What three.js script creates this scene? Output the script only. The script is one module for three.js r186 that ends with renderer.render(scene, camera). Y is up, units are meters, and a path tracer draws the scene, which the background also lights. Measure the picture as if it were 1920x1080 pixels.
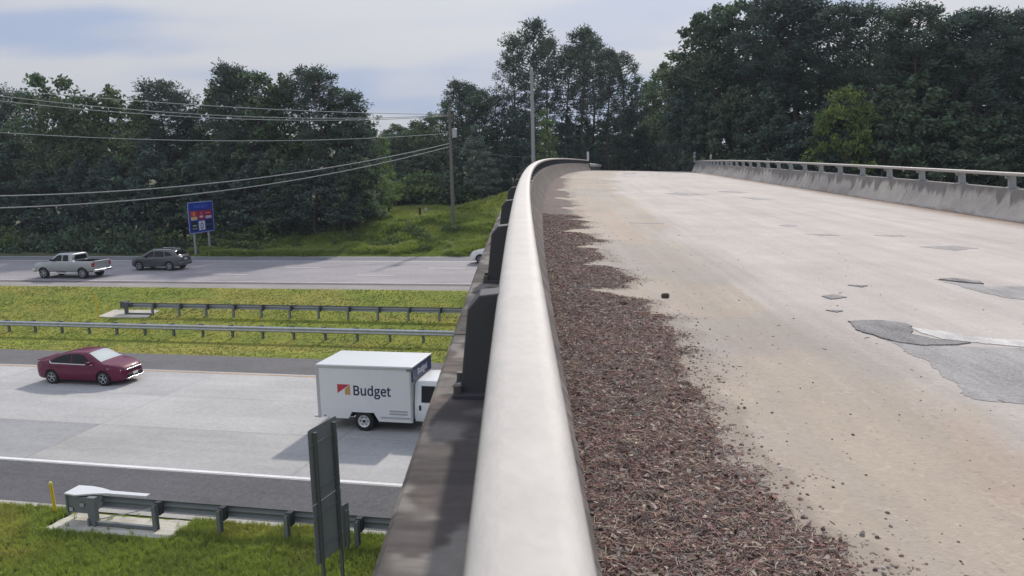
import * as THREE from 'three';
import { mergeGeometries, mergeVertices, toCreasedNormals } from 'three/addons/utils/BufferGeometryUtils.js';
import { RoundedBoxGeometry } from 'three/addons/geometries/RoundedBoxGeometry.js';
import { TextGeometry } from 'three/addons/geometries/TextGeometry.js';
import { FontLoader } from 'three/addons/loaders/FontLoader.js';
import { Brush, Evaluator, SUBTRACTION } from 'three-bvh-csg';

// ------------------------------------------------------------------ camera, sky, sun, exposure
const EYE = 9.3;                                   // metres above the near carriageway
const scene = new THREE.Scene();
const camera = new THREE.PerspectiveCamera(39.6, 16 / 9, 0.05, 3000);
camera.position.set(0, EYE, 0);
camera.rotation.order = 'YXZ';
camera.rotation.set(-Math.atan(230 / 1500), 0, -0.025);
camera.focus = 18; camera.userData.fStop = 7;
scene.add(camera);
const renderer = new THREE.WebGLRenderer({ antialias: true });
renderer.setSize(1024, 576);
renderer.toneMapping = THREE.LinearToneMapping;
renderer.toneMappingExposure = 0.91;
renderer.shadowMap.enabled = true;
const SUN_EL = 38 * Math.PI / 180, SUN_AZ = 17 * Math.PI / 180;   // azimuth to the right of the view
const sunDir = new THREE.Vector3(Math.sin(SUN_AZ) * Math.cos(SUN_EL), Math.sin(SUN_EL), -Math.cos(SUN_AZ) * Math.cos(SUN_EL));
const sun = new THREE.DirectionalLight(new THREE.Color().setRGB(1.0, 0.93, 0.84), 3.6);
sun.position.copy(sunDir).multiplyScalar(150).add(new THREE.Vector3(0, 0, -40));
sun.target.position.set(0, 0, -40);
sun.castShadow = true; sun.shadow.radius = 4; sun.shadow.mapSize.set(4096, 4096);
Object.assign(sun.shadow.camera, { left: -110, right: 110, top: 110, bottom: -110, near: 1, far: 400 });
scene.add(sun, sun.target);

// ------------------------------------------------------------------ noise
function rng(seed) { let a = seed >>> 0; return () => { a = (a + 0x6D2B79F5) | 0; let t = Math.imul(a ^ (a >>> 15), 1 | a); t = (t + Math.imul(t ^ (t >>> 7), 61 | t)) ^ t; return ((t ^ (t >>> 14)) >>> 0) / 4294967296; }; }
function hash(ix, iy, s) { let h = Math.imul(ix, 374761393) + Math.imul(iy, 668265263) + Math.imul(s, 982451653); h = Math.imul(h ^ (h >>> 13), 1274126177); h ^= h >>> 16; return (h >>> 0) / 4294967295; }
function vn(x, y, s = 0, px = 0, py = 0) {           // value noise, periodic when px / py are given
  const x0 = Math.floor(x), y0 = Math.floor(y), fx = x - x0, fy = y - y0, u = fx * fx * (3 - 2 * fx), v = fy * fy * (3 - 2 * fy);
  const wx = (i) => px ? ((i % px) + px) % px : i, wy = (i) => py ? ((i % py) + py) % py : i;
  const a = hash(wx(x0), wy(y0), s), b = hash(wx(x0 + 1), wy(y0), s), c = hash(wx(x0), wy(y0 + 1), s), d = hash(wx(x0 + 1), wy(y0 + 1), s);
  return (a + (b - a) * u) * (1 - v) + (c + (d - c) * u) * v;
}
function fbm(x, y, o = 4, s = 0, px = 0, py = 0) { let f = 0, a = 0.5, n = 0; for (let i = 0; i < o; i++) { f += a * vn(x, y, s + i * 17, px, py); n += a; a *= 0.5; x *= 2; y *= 2; px *= 2; py *= 2; } return f / n; }
const clamp = (x, a = 0, b = 1) => x < a ? a : x > b ? b : x, sstep = (a, b, x) => { const t = clamp((x - a) / (b - a)); return t * t * (3 - 2 * t); }, lerp = (a, b, t) => a + (b - a) * t;
const mix3 = (a, b, t) => [lerp(a[0], b[0], t), lerp(a[1], b[1], t), lerp(a[2], b[2], t)];
const pick = (r, list) => list[Math.floor(r() * list.length)];

// the sky: thin bright cirrus over pale blue, lighter towards the sun behind it
{
  const openings = [[-29, 8.6, 10, 2.0, 0.95], [-11.5, 5.6, 4.5, 1.5, 0.8], [8, 9.5, 6, 2.2, 0.45], [-20, 22, 16, 5, 0.7], [45, 18, 20, 5, 0.7], [-95, 15, 26, 5, 0.8], [120, 20, 26, 6, 0.8], [170, 12, 24, 4, 0.8]];   // blue gaps in the cirrus: bearing, height, half width, half height, depth
  const W = 1536, Hh = 768, data = new Float32Array(W * Hh * 4), d = new THREE.Vector3();
  for (let j = 0; j < Hh; j++) for (let i = 0; i < W; i++) {
    const el = ((j + 0.5) / Hh - 0.5) * Math.PI, th = ((i + 0.5) / W - 0.5) * 2 * Math.PI;
    d.set(Math.cos(el) * Math.cos(th), Math.sin(el), Math.cos(el) * Math.sin(th));
    const up = Math.max(d.y, 0), q = 1 / (up + 0.16), x = d.x * q, z = d.z * q;
    const warp = fbm(x * 0.9 + 5, z * 0.9 + 9, 3, 4);
    const cover = fbm(x * 0.75 + warp * 0.8 + 3.3, z * 1.5 + warp * 0.9 + 1.9, 5, 11), wisp = fbm(x * 3 + z * 1.2 + 2 * warp, z * 7, 4, 31);
    let c = clamp(sstep(0.30, 0.52, cover) * 0.85 + (wisp - 0.5) * 0.4 + 0.1) ;
    const az = Math.atan2(d.x, -d.z) * 57.3, ed = el * 57.3; for (const [ca, ce, wa, we, k] of openings) { const g = Math.hypot((az - ca) / wa, (ed - ce - 0.05 * (az - ca)) / we) + 0.9 * (wisp - 0.5) + 0.8 * (warp - 0.5); c *= 1 - k * sstep(1.25, 0.35, g); }
    const blue = mix3([0.47, 0.58, 0.82], [0.37, 0.47, 0.70], sstep(0.0, 0.5, up)), cloud = [0.735, 0.755, 0.815], lift = 0.74 + 0.72 * up;
    const ang = Math.acos(clamp(d.dot(sunDir), -1, 1)), glow = 0.8 * Math.exp(-ang / 0.22) + 0.16 * Math.exp(-ang / 0.8);
    const col = mix3(blue, cloud, c), k = 4 * (j * W + i);
    for (let n = 0; n < 3; n++) data[k + n] = (col[n] * lift + glow * [1, 0.97, 0.92][n]) * (d.y < 0 ? 0.6 : 1);
    data[k + 3] = 1;
  }
  const t = new THREE.DataTexture(data, W, Hh, THREE.RGBAFormat, THREE.FloatType);
  t.mapping = THREE.EquirectangularReflectionMapping; t.magFilter = THREE.LinearFilter; t.needsUpdate = true;
  scene.background = t; scene.environment = t;
}

// ------------------------------------------------------------------ helpers
const V3 = (x, y, z) => new THREE.Vector3(x, y, z);
const rgb = (r, g, b) => new THREE.Color().setRGB(r, g, b);
const names = new Map();
function numbered(name) { const n = names.get(name) ?? 0; names.set(name, n + 1); return n ? name + '_' + String(n).padStart(3, '0') : name; }
function shade(o) { o.castShadow = o.receiveShadow = true; return o; }
function part(name, geo, mat, parent) { const m = shade(new THREE.Mesh(geo, mat)); m.name = name; parent.add(m); return m; }
function tag(o, label, category, group) { o.userData.label = label; o.userData.category = category; if (group) o.userData.group = group; return o; }
function thing(name, label, category, pos = [0, 0, 0], turn = 0, group) { const g = new THREE.Group(); g.name = numbered(name); g.position.set(...pos); g.rotation.y = turn; scene.add(g); return tag(g, label, category, group); }
function struct(name, geo, mat) { const m = shade(new THREE.Mesh(geo, mat)); m.name = numbered(name); m.userData.kind = 'structure'; scene.add(m); return m; }
function copyOf(src, label, pos, turn, group) { const c = src.clone(); c.name = numbered(src.name.replace(/_\d{3}$/, '')); c.userData = { ...src.userData }; if (label) c.userData.label = label; if (group) c.userData.group = group; c.position.set(...pos); c.rotation.y = turn; scene.add(c); return c; }
const box = (x0, x1, y0, y1, z0, z1) => new THREE.BoxGeometry(x1 - x0, y1 - y0, z1 - z0).translate((x0 + x1) / 2, (y0 + y1) / 2, (z0 + z1) / 2);
const rbox = (x0, x1, y0, y1, z0, z1, r = 0.02, seg = 2) => new RoundedBoxGeometry(x1 - x0, y1 - y0, z1 - z0, seg, r).translate((x0 + x1) / 2, (y0 + y1) / 2, (z0 + z1) / 2);
const strip = (g) => { const o = g.index ? g.toNonIndexed() : g; for (const k of Object.keys(o.attributes)) if (!['position', 'normal', 'uv'].includes(k)) o.deleteAttribute(k); if (!o.attributes.uv) o.setAttribute('uv', new THREE.BufferAttribute(new Float32Array(o.attributes.position.count * 2), 2)); return o; };
const merge = (list) => mergeGeometries(list.map(strip));
function cyl(p, q, r0, r1 = r0, seg = 10) { const d = q.clone().sub(p), L = d.length(); const g = new THREE.CylinderGeometry(r1, r0, L, seg, 1).translate(0, L / 2, 0); g.applyQuaternion(new THREE.Quaternion().setFromUnitVectors(V3(0, 1, 0), d.normalize())); return g.translate(p.x, p.y, p.z); }
// a grid of points f(i, j) -> [x, y, z, u, v]
function grid(ni, nj, f, color) {
  const p = [], uv = [], idx = [], col = [];
  for (let i = 0; i <= ni; i++) for (let j = 0; j <= nj; j++) { const q = f(i, j); p.push(q[0], q[1], q[2]); uv.push(q[3] ?? 0, q[4] ?? 0); if (color) col.push(...color(i, j, q)); }
  for (let i = 0; i < ni; i++) for (let j = 0; j < nj; j++) { const a = i * (nj + 1) + j, b = a + nj + 1; idx.push(a, b, a + 1, b, b + 1, a + 1); }
  const g = new THREE.BufferGeometry();
  g.setAttribute('position', new THREE.Float32BufferAttribute(p, 3)); g.setAttribute('uv', new THREE.Float32BufferAttribute(uv, 2));
  if (color) g.setAttribute('color', new THREE.Float32BufferAttribute(col, 3));
  g.setIndex(idx); g.computeVertexNormals(); return g;
}
const enc = (v) => { v = clamp(v); return 255 * (v <= 0.0031308 ? 12.92 * v : 1.055 * Math.pow(v, 1 / 2.4) - 0.055); };
function colorTex(w, h, f, rep) { const d = new Uint8Array(w * h * 4); for (let j = 0; j < h; j++) for (let i = 0; i < w; i++) { const c = f((i + 0.5) / w, (j + 0.5) / h), k = 4 * (j * w + i); d[k] = enc(c[0]); d[k + 1] = enc(c[1]); d[k + 2] = enc(c[2]); d[k + 3] = 255; } return fin(new THREE.DataTexture(d, w, h), rep, true); }
function greyTex(w, h, f, rep) { const d = new Uint8Array(w * h * 4); for (let j = 0; j < h; j++) for (let i = 0; i < w; i++) { const k = 4 * (j * w + i), v = 255 * clamp(f((i + 0.5) / w, (j + 0.5) / h)); d[k] = d[k + 1] = d[k + 2] = v; d[k + 3] = 255; } return fin(new THREE.DataTexture(d, w, h), rep, false); }
function fin(t, rep, srgb) { t.magFilter = THREE.LinearFilter; t.minFilter = THREE.LinearMipmapLinearFilter; t.generateMipmaps = true; t.wrapS = t.wrapT = rep ? THREE.RepeatWrapping : THREE.ClampToEdgeWrapping; if (rep) t.repeat.set(rep[0], rep[1]); if (srgb) t.colorSpace = THREE.SRGBColorSpace; t.needsUpdate = true; return t; }
const std = (o) => new THREE.MeshStandardMaterial(o), phy = (o) => new THREE.MeshPhysicalMaterial(o);

// ------------------------------------------------------------------ the freeway's own directions: a runs along it to the right, n across it and away
const FT = 13 * Math.PI / 180, fc = Math.cos(FT), fs = Math.sin(FT);
const F = (a, n, y = 0) => [a * fc + n * fs, y, a * fs - n * fc];
const toAN = (X, D) => [X * fc - D * fs, X * fs + D * fc];     // D is the distance ahead (-z)
const ALONG = -FT, BACK = Math.PI - FT;
// ------------------------------------------------------------------ bridge line: s metres ahead, t metres right of the left railing
const bridgeX = (s) => -0.002 + 0.006 * s + 0.00108 * s * s;
const railY = (s) => EYE - 0.49 + 0.028 * s - 0.000215 * s * s;
const deckY = (s, t) => railY(s) - 1.08 - 0.036 * t;
const B = (s, t, up = 0) => [bridgeX(s) + t, deckY(s, t) + up, -s];
const WIDE = 11.16, BRIDGE_END = 85;

// ------------------------------------------------------------------ terrain
const roadBands = [[18.25, 35.7], [49.5, 66]];
function plainY(n) {
  if (n < 36) return n < 18.2 ? -0.03 - 0.02 * (18.2 - n) : 0;
  if (n < 49.5) { const k = [[36, 0], [38.5, -0.12], [41, 0.06], [44, 0.5], [47, 0.95], [49.5, 1.3]]; for (let i = 1; i < k.length; i++) if (n <= k[i][0]) return lerp(k[i - 1][1], k[i][1], (n - k[i - 1][0]) / (k[i][0] - k[i - 1][0])); }
  if (n < 66) return 1.3 + 0.3 * (n - 49.5) / 16.5;
  return 1.6;
}
function terrainY(a, n) {
  let y = plainY(n);
  if (n > 66) {
    const [X, , Z] = F(a, n), s = -Z, rel = X - bridgeX(Math.min(s, 130));
    const open = sstep(-44, -36, a);                                  // the cut bank left of the bridge
    y += open * (2.7 * sstep(67, 79, n) + 0.02 * Math.max(0, n - 80)) + (1 - open) * 0.035 * (n - 66);
    y += open * 0.3 * (fbm(a * 0.35, n * 0.35, 3, 5) - 0.5) * sstep(67, 71, n);
    y += 5.5 * sstep(100, 150, n);
    const side = Math.max(0, -rel - 0.6, rel - WIDE - 0.6), emb = deckY(Math.min(s, 130), clamp(rel, 0, WIDE)) - 0.12 - 0.26 * side - 0.36 * Math.max(0, 86 - s) - (s < 86.3 ? 0.5 * sstep(86.3, 84, s) : 0);
    if (emb > y) y = emb;
  } else if (n < 17) y += 0.12 * (fbm(a * 0.5, n * 0.5, 3, 8) - 0.5) * sstep(17, 15.5, n);
  return y;
}
{
  // one sheet to the horizon, its lines along the freeway so that road edges stay crisp
  const ns = [-600, -250, -90, -40, -10, 0, 6, 10]; for (let n = 11; n < 18; n += 0.5) ns.push(n);
  ns.push(18.24, 18.27, 24, 30, 35.68, 35.71, 36.4, 37.2, 38, 38.5, 39.2, 40, 41, 42, 43, 44, 45, 46, 47, 48, 49, 49.49, 49.52, 58, 65.98, 66.02, 66.6);
  for (let n = 67.2; n < 92; n += 0.8) ns.push(n); for (let n = 93; n < 150; n += 3) ns.push(n); ns.push(165, 200, 280, 420, 700, 1200);
  const as = [-1100, -500, -260, -170, -130, -105]; for (let a = -92; a < -3; a += 0.9) as.push(a); for (let a = -3; a < 60; a += 3) as.push(a); as.push(70, 90, 130, 200, 320, 600, 1100);
  const inRoad = (n) => roadBands.some(([p, q]) => n > p && n < q);
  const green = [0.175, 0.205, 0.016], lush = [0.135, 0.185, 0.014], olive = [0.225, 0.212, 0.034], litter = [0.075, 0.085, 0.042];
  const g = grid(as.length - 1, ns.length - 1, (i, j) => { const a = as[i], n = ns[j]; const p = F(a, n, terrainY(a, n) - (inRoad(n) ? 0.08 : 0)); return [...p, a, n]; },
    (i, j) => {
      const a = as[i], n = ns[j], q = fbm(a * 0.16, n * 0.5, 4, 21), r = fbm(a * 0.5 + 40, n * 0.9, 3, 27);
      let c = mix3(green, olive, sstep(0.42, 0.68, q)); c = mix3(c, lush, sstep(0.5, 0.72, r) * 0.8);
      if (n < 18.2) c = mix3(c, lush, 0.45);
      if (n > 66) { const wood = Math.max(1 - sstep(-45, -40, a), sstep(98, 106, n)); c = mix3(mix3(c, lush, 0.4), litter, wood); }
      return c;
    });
  const tile = colorTex(512, 512, (u, v) => { const f = fbm(u * 64, v * 64, 3, 3, 64, 64), b = fbm(u * 8, v * 8, 3, 9, 8, 8), s = vn(u * 200, v * 200, 5, 200, 200); const k = 0.72 + 0.28 * (f - 0.5) + 0.3 * (b - 0.5) + 0.12 * (s - 0.5); return [k * (1 + 0.25 * (b - 0.5)), k, k * 0.9]; }, [1 / 6, 1 / 6]);
  const bump = greyTex(512, 512, (u, v) => fbm(u * 60, v * 60, 3, 33, 60, 60), [1 / 5, 1 / 5]);
  struct('ground', g, std({ vertexColors: true, map: tile, roughness: 1, bumpMap: bump, bumpScale: 0.01, color: rgb(1.4, 1.35, 1.35) }));
}

// ------------------------------------------------------------------ road surfaces
function ribbon(a0, a1, n0, n1, up, step = 4) { const ni = Math.max(1, Math.round((a1 - a0) / step)); return grid(ni, 1, (i, j) => { const a = lerp(a0, a1, i / ni), n = j ? n1 : n0; return [...F(a, n, plainY(clamp(n, n0 > 40 ? 49.5 : 18.3, n0 > 40 ? 65.99 : 35.69)) + up), a, n]; }); }
function speckle(base, amp, seed, patch = 0.1, size = 512, period = 4, tint = [1, 1, 1]) {   // asphalt or concrete, tiling
  return colorTex(size, size, (u, v) => { const a = fbm(u * 4, v * 8, 4, seed, 4, 8), b = vn(u * 128, v * 128, seed + 3, 128, 128), c = vn(u * 256, v * 256, seed + 7, 256, 256), w = fbm(u * 3, v * 40, 2, seed + 9, 3, 40); const k = 1 + patch * (a - 0.5) * 2 + amp * (b - 0.5) + amp * 0.8 * (c - 0.5) + patch * 0.8 * (w - 0.5); return [base[0] * k * lerp(1, tint[0], a), base[1] * k * lerp(1, tint[1], a), base[2] * k * lerp(1, tint[2], a)]; }, [1 / period, 1 / period]);
}
const fineBump = greyTex(512, 512, (u, v) => 0.6 * vn(u * 170, v * 170, 2, 170, 170) + 0.4 * fbm(u * 30, v * 30, 3, 6, 30, 30), [1 / 2, 1 / 2]);
const A0 = -260, A1 = 240;
{
  const asphalt = std({ map: speckle([0.088, 0.086, 0.092], 0.35, 51, 0.18, 512, 9), roughness: 0.85, bumpMap: fineBump, bumpScale: 0.004 });
  const asphalt2 = std({ map: speckle([0.115, 0.110, 0.112], 0.3, 57, 0.2, 512, 9), roughness: 0.88, bumpMap: fineBump, bumpScale: 0.004 });
  struct('road_shoulder', ribbon(A0, A1, 18.25, 21.1, 0.0), asphalt);
  struct('road_shoulder', ribbon(A0, A1, 32.75, 35.7, 0.0), asphalt2);
  struct('kerb_strip', ribbon(A0, A1, 18.02, 18.26, 0.016), std({ map: speckle([0.34, 0.33, 0.30], 0.3, 61, 0.3), roughness: 0.95 }));
  // near carriageway: concrete slabs with narrow joints, three lanes
  const road = new THREE.Group(); road.name = 'concrete_carriageway'; road.userData.kind = 'structure'; scene.add(road);
  const base = part('joint_filler', ribbon(A0, A1, 21.08, 32.77, -0.012), std({ color: rgb(0.12, 0.115, 0.11), roughness: 1 }), road); base.userData.kind = 'structure';
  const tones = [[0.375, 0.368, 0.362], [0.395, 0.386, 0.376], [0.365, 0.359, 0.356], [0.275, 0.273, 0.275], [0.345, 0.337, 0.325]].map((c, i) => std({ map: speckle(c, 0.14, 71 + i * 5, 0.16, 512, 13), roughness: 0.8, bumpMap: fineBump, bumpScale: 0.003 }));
  const lanes = [[21.09, 24.93], [24.942, 28.75], [28.762, 32.76]], r = rng(12);
  lanes.forEach(([n0, n1], L) => {
    const cuts = [A0]; let a = -90.6 + L * 0.0; while (a < 40) { cuts.push(a); a += 9.82; } cuts.push(A1);
    for (let i = 0; i + 1 < cuts.length; i++) {
      const p = cuts[i] + 0.006, q = cuts[i + 1] - 0.006, mid = (p + q) / 2;
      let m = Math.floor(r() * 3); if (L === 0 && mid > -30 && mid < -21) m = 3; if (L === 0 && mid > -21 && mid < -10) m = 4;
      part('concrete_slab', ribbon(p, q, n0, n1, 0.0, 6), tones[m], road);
    }
  });
  const white = std({ map: speckle([0.72, 0.72, 0.71], 0.2, 91, 0.25, 256, 5), roughness: 0.7 }), worn = std({ map: speckle([0.52, 0.5, 0.5], 0.4, 95, 0.4, 256, 3), roughness: 0.8 }), yellow = std({ map: speckle([0.50, 0.30, 0.16], 0.35, 97, 0.35, 256, 5), roughness: 0.75 });
  struct('painted_edge_line', ribbon(A0, A1, 21.18, 21.33, 0.006), white);
  struct('painted_edge_line', ribbon(A0, A1, 32.42, 32.56, 0.006), yellow);
  // far carriageway: worn grey surface with shoulders
  struct('far_shoulder', ribbon(A0, A1, 49.5, 51.2, 0.0), std({ map: speckle([0.27, 0.25, 0.235], 0.25, 101, 0.2, 512, 9), roughness: 0.9 }));
  struct('road_seam', ribbon(A0, A1, 51.2, 51.95, 0.0), std({ map: speckle([0.115, 0.095, 0.10], 0.3, 105, 0.3, 512, 7), roughness: 0.9 }));
  struct('far_carriageway', ribbon(A0, A1, 51.95, 63.3, 0.0), std({ map: speckle([0.265, 0.245, 0.255], 0.16, 111, 0.2, 512, 17), roughness: 0.8, bumpMap: fineBump, bumpScale: 0.003 }));
  struct('far_shoulder', ribbon(A0, A1, 63.3, 66, 0.0), std({ map: speckle([0.165, 0.165, 0.178], 0.25, 117, 0.2, 512, 9), roughness: 0.9 }));
  struct('painted_edge_line', ribbon(A0, A1, 63.05, 63.2, 0.006), white);
  struct('painted_edge_line', ribbon(A0, A1, 52.1, 52.24, 0.006), worn);
  struct('verge_strip', ribbon(A0, A1, 65.6, 65.97, 0.008), std({ map: speckle([0.36, 0.36, 0.35], 0.3, 119, 0.3, 256, 5), roughness: 0.95 }));
  for (const n of [55.6, 59.3]) for (let a = -98; a < 20; a += 12.2) { const off = n > 57 ? 4.4 : 0; struct('painted_lane_dash', ribbon(a + off, a + off + 3.05, n - 0.06, n + 0.06, 0.006, 4), white); }
}

// ------------------------------------------------------------------ grass: blades nobody could count
function tuft(blades, h, w, lean, seed) {
  const r = rng(seed), p = [], idx = [];
  for (let b = 0; b < blades; b++) {
    const an = r() * 6.283, rad = r() * h * 0.5, x = Math.cos(an) * rad, z = Math.sin(an) * rad, dir = r() * 6.283, hh = h * (0.55 + 0.6 * r()), le = lean * hh * (0.3 + r()), ww = w * (0.7 + 0.6 * r());
    const dx = Math.cos(dir), dz = Math.sin(dir), k = p.length / 3;
    p.push(x - dz * ww, 0, z + dx * ww, x + dz * ww, 0, z - dx * ww, x + dx * le * 0.35 - dz * ww * 0.7, hh * 0.6, z + dz * le * 0.35 + dx * ww * 0.7, x + dx * le * 0.35 + dz * ww * 0.7, hh * 0.6, z + dz * le * 0.35 - dx * ww * 0.7, x + dx * le, hh, z + dz * le);
    idx.push(k, k + 1, k + 2, k + 1, k + 3, k + 2, k + 2, k + 3, k + 4);
  }
  const g = new THREE.BufferGeometry(); g.setAttribute('position', new THREE.Float32BufferAttribute(p, 3)); g.setIndex(idx); g.computeVertexNormals(); return g;
}
function scatter(name, label, geo, mat, count, place, seed) {      // place(r) -> {p:[x,y,z], s, c:[r,g,b]} or null
  const r = rng(seed), ms = [], cs = [], q = new THREE.Quaternion(), e = new THREE.Euler();
  for (let i = 0; i < count; i++) { const o = place(r); if (!o) continue; e.set(o.tx ?? 0, r() * 6.283, o.tz ?? 0); q.setFromEuler(e); const s = o.s; ms.push(new THREE.Matrix4().compose(V3(...o.p), q, Array.isArray(s) ? V3(...s) : V3(s, s, s))); cs.push(rgb(...o.c)); }
  const m = shade(new THREE.InstancedMesh(geo, mat, ms.length)); ms.forEach((x, i) => { m.setMatrixAt(i, x); m.setColorAt(i, cs[i]); });
  m.name = numbered(name); m.userData = { kind: 'stuff', label, category: 'ground cover' }; scene.add(m); return m;
}
const bladeMat = phy({ color: 0xffffff, roughness: 0.95, side: THREE.DoubleSide, transmission: 0.4, thickness: 0 });
const grassTone = (r, a, n) => { const q = fbm(a * 0.3, n * 0.45, 3, 21), k = (0.7 + 0.6 * r()) * (0.72 + 0.56 * fbm(a * 1.1 + 7, n * 1.1, 3, 23)); const c = mix3([0.20, 0.265, 0.022], [0.33, 0.315, 0.055], sstep(0.45, 0.7, q) * 0.7 + 0.2 * r()); return [c[0] * k, c[1] * k, c[2] * k]; };
scatter('verge_grass', 'long green grass on the near verge beside the guardrail', tuft(9, 0.2, 0.009, 0.8, 5), bladeMat, 26000, (r) => {
  const a = lerp(-26, -4, r()), n = lerp(11.5, 18.0, Math.sqrt(r())); if (a > -16.95 && a < -13.1 && n > 16.8 && n < 18.0 && r() < 0.985) return null;
  return { p: F(a, n, terrainY(a, n) - 0.01), s: (0.55 + 0.9 * fbm(a * 0.8, n * 0.8, 3, 77)) * (n > 16.6 ? 1.0 : 0.85), c: grassTone(r, a, n).map((v) => v * 1.2) };
}, 101);
scatter('median_grass', 'mown yellow green grass of the wide median', tuft(6, 0.05, 0.012, 1.3, 6), bladeMat, 30000, (r) => {
  const a = lerp(-62, 0, r()), n = lerp(35.75, 49.45, r()); if (Math.abs(a + 35.4) < 1.9 && Math.abs(n - 43.75) < 0.8) return null; return { p: F(a, n, terrainY(a, n) - 0.005), s: 0.6 + 0.9 * fbm(a * 0.6, n, 3, 79), c: grassTone(r, a, n) };
}, 103);
scatter('bank_grass', 'rough green grass and weeds on the bank below the utility pole', tuft(9, 0.42, 0.03, 0.9, 7), bladeMat, 30000, (r) => {
  const a = lerp(-47, -14, r()), n = lerp(66.1, 96, Math.pow(r(), 1.4)); const y = terrainY(a, n); const w = fbm(a * 0.35, n * 0.5, 3, 83); if (n > 80 && r() < 0.4) return null;
  const tone = mix3([0.21, 0.30, 0.035], [0.30, 0.30, 0.07], r() * 0.6 + (n > 79 ? 0.3 : 0)); return { p: F(a, n, y - 0.03), s: (n < 67.5 ? 0.4 : 0.5) + 1.1 * sstep(0.45, 0.7, w) * (n < 79 ? 1 : 0.3), c: tone };
}, 107);
// ------------------------------------------------------------------ overpass: pavement, slab, girders, piers
const steps = (a, b, d) => { const n = Math.max(1, Math.round((b - a) / d)), o = []; for (let i = 0; i <= n; i++) o.push(lerp(a, b, i / n)); return o; };
function deckStrip(s0, s1, t0, t1, up, ds, nt) { const ss = steps(s0, s1, ds); return grid(ss.length - 1, nt, (i, j) => { const t = lerp(t0, t1, j / nt); return [...B(ss[i], t, up), (ss[i] - s0) / (s1 - s0), (t - t0) / (t1 - t0)]; }); }
// where the dirt ends: a strip of litter along the left parapet
const pale = [[8.55, 0.28], [10.55, 0.3], [12.4, 0.25], [14.9, 0.5], [17.2, 0.35], [20.5, 0.7], [24.5, 0.8], [30, 1.4]];
function litterMask(s, t) {
  const e = 1.27 + 0.22 * (fbm(s * 0.9, 3, 3, 201) - 0.5) * 2 + 0.16 * (fbm(s * 3, t * 3, 3, 207) - 0.5) * 2 - 0.012 * Math.max(0, s - 9);
  let m = (e - t) / 0.42;
  for (const [c, w] of pale) { const d = Math.abs(s + 0.9 * w * (fbm(t * 3, c, 3, 211) - 0.5) * 2 - c) / w; if (d < 1) m -= (1 - d) * (1.5 + 0.6 * hash(Math.round(c * 10), 3, 5)) * sstep(0.2, 1.0, t + 0.7 * (fbm(s * 3, t * 3 + c, 3, 213) - 0.4)); }
  return m + 0.5 * (fbm(s * 4, t * 4, 3, 217) - 0.5);
}
function deckColour(s, t) {
  const big = fbm(s * 0.35, t * 0.7, 4, 301), fine = vn(s * 90, t * 90, 303), grit = vn(s * 40, t * 40, 305), run = fbm(s * 0.35, t * 9, 3, 307), mid = fbm(s * 2.2, t * 2.2, 4, 309);
  let c = [0.435, 0.388, 0.350];
  let k = 1 + 0.22 * (big - 0.5) + 0.12 * (fine - 0.5) + 0.10 * (grit - 0.5) + 0.14 * (run - 0.5) + 0.2 * (mid - 0.5);
  const edge = 2.35 + 0.9 * Math.exp(-(((s - 2.6) / 2.6) ** 2)) + 0.55 * (fbm(s * 0.25, 1, 2, 311) - 0.5) * 2 + 0.35 * (mid - 0.5) + 0.02 * s;
  const dust = sstep(edge + 0.35, edge - 0.5, t + 0.25 * (run - 0.5)) * (0.65 + 0.7 * (mid - 0.3));
  c = mix3(c, [0.345, 0.285, 0.222], clamp(dust * 1.35) * 0.92);
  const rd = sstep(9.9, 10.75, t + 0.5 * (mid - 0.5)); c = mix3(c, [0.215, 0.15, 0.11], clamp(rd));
  const red = sstep(0.6, 0.72, fbm(s * 0.8 + 9, t * 1.6, 3, 313)) * clamp(dust); c = mix3(c, [0.40, 0.285, 0.22], red * 0.45);
  const grey = sstep(0.46, 0.66, fbm(s * 0.55 + 3.4, t * 0.9 + 0.6, 4, 317)); c = mix3(c, [0.27, 0.245, 0.222], grey * (0.12 + 0.6 * clamp(dust)));
  const tyre = sstep(0.5, 0.75, fbm(s * 0.12, t * 3.2, 3, 337)); c = mix3(c, [0.33, 0.30, 0.275], tyre * 0.35);
  const near = sstep(0.0, 0.22, litterMask(s, t) + 0.42); c = mix3(c, [0.22, 0.18, 0.145], near * 0.55);          // grit washed out of the litter
  const sp = vn(s * 55 + 7, t * 55, 319); if (sp > 0.93) k *= 0.72; const lt = vn(s * 30, t * 30 + 4, 323); if (lt > 0.955) k *= 1.18;
  const sc = Math.abs(fbm(s * 1.1, t * 2.2 + s * 0.3, 3, 331) - 0.5); if (sc < 0.0035) k *= 1.13;
  return [c[0] * k, c[1] * k, c[2] * k];
}
const deckBump = greyTex(512, 512, (u, v) => 0.5 * vn(u * 256, v * 256, 2, 256, 256) + 0.5 * fbm(u * 40, v * 40, 3, 6, 40, 40));
{
  const cut = [[-12, 2], [2, 20], [20, BRIDGE_END], [BRIDGE_END, 150]], size = [[256, 256], [2048, 1024], [2048, 512], [512, 128]];
  cut.forEach(([s0, s1], i) => {
    const map = colorTex(...size[i], (u, v) => deckColour(lerp(s0, s1, u), lerp(-0.35, WIDE + 0.35, v)));
    const bm = deckBump.clone(); bm.wrapS = bm.wrapT = THREE.RepeatWrapping; bm.repeat.set((s1 - s0) / 1.6, 11.8 / 1.6); bm.needsUpdate = true;
    struct(i === 3 ? 'road' : 'bridge_pavement', deckStrip(s0, s1, -0.35, WIDE + 0.35, 0, i === 1 ? 0.5 : 1, 12), std({ map, roughness: 0.9, bumpMap: bm, bumpScale: 0.004 }));
  });
}
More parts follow.
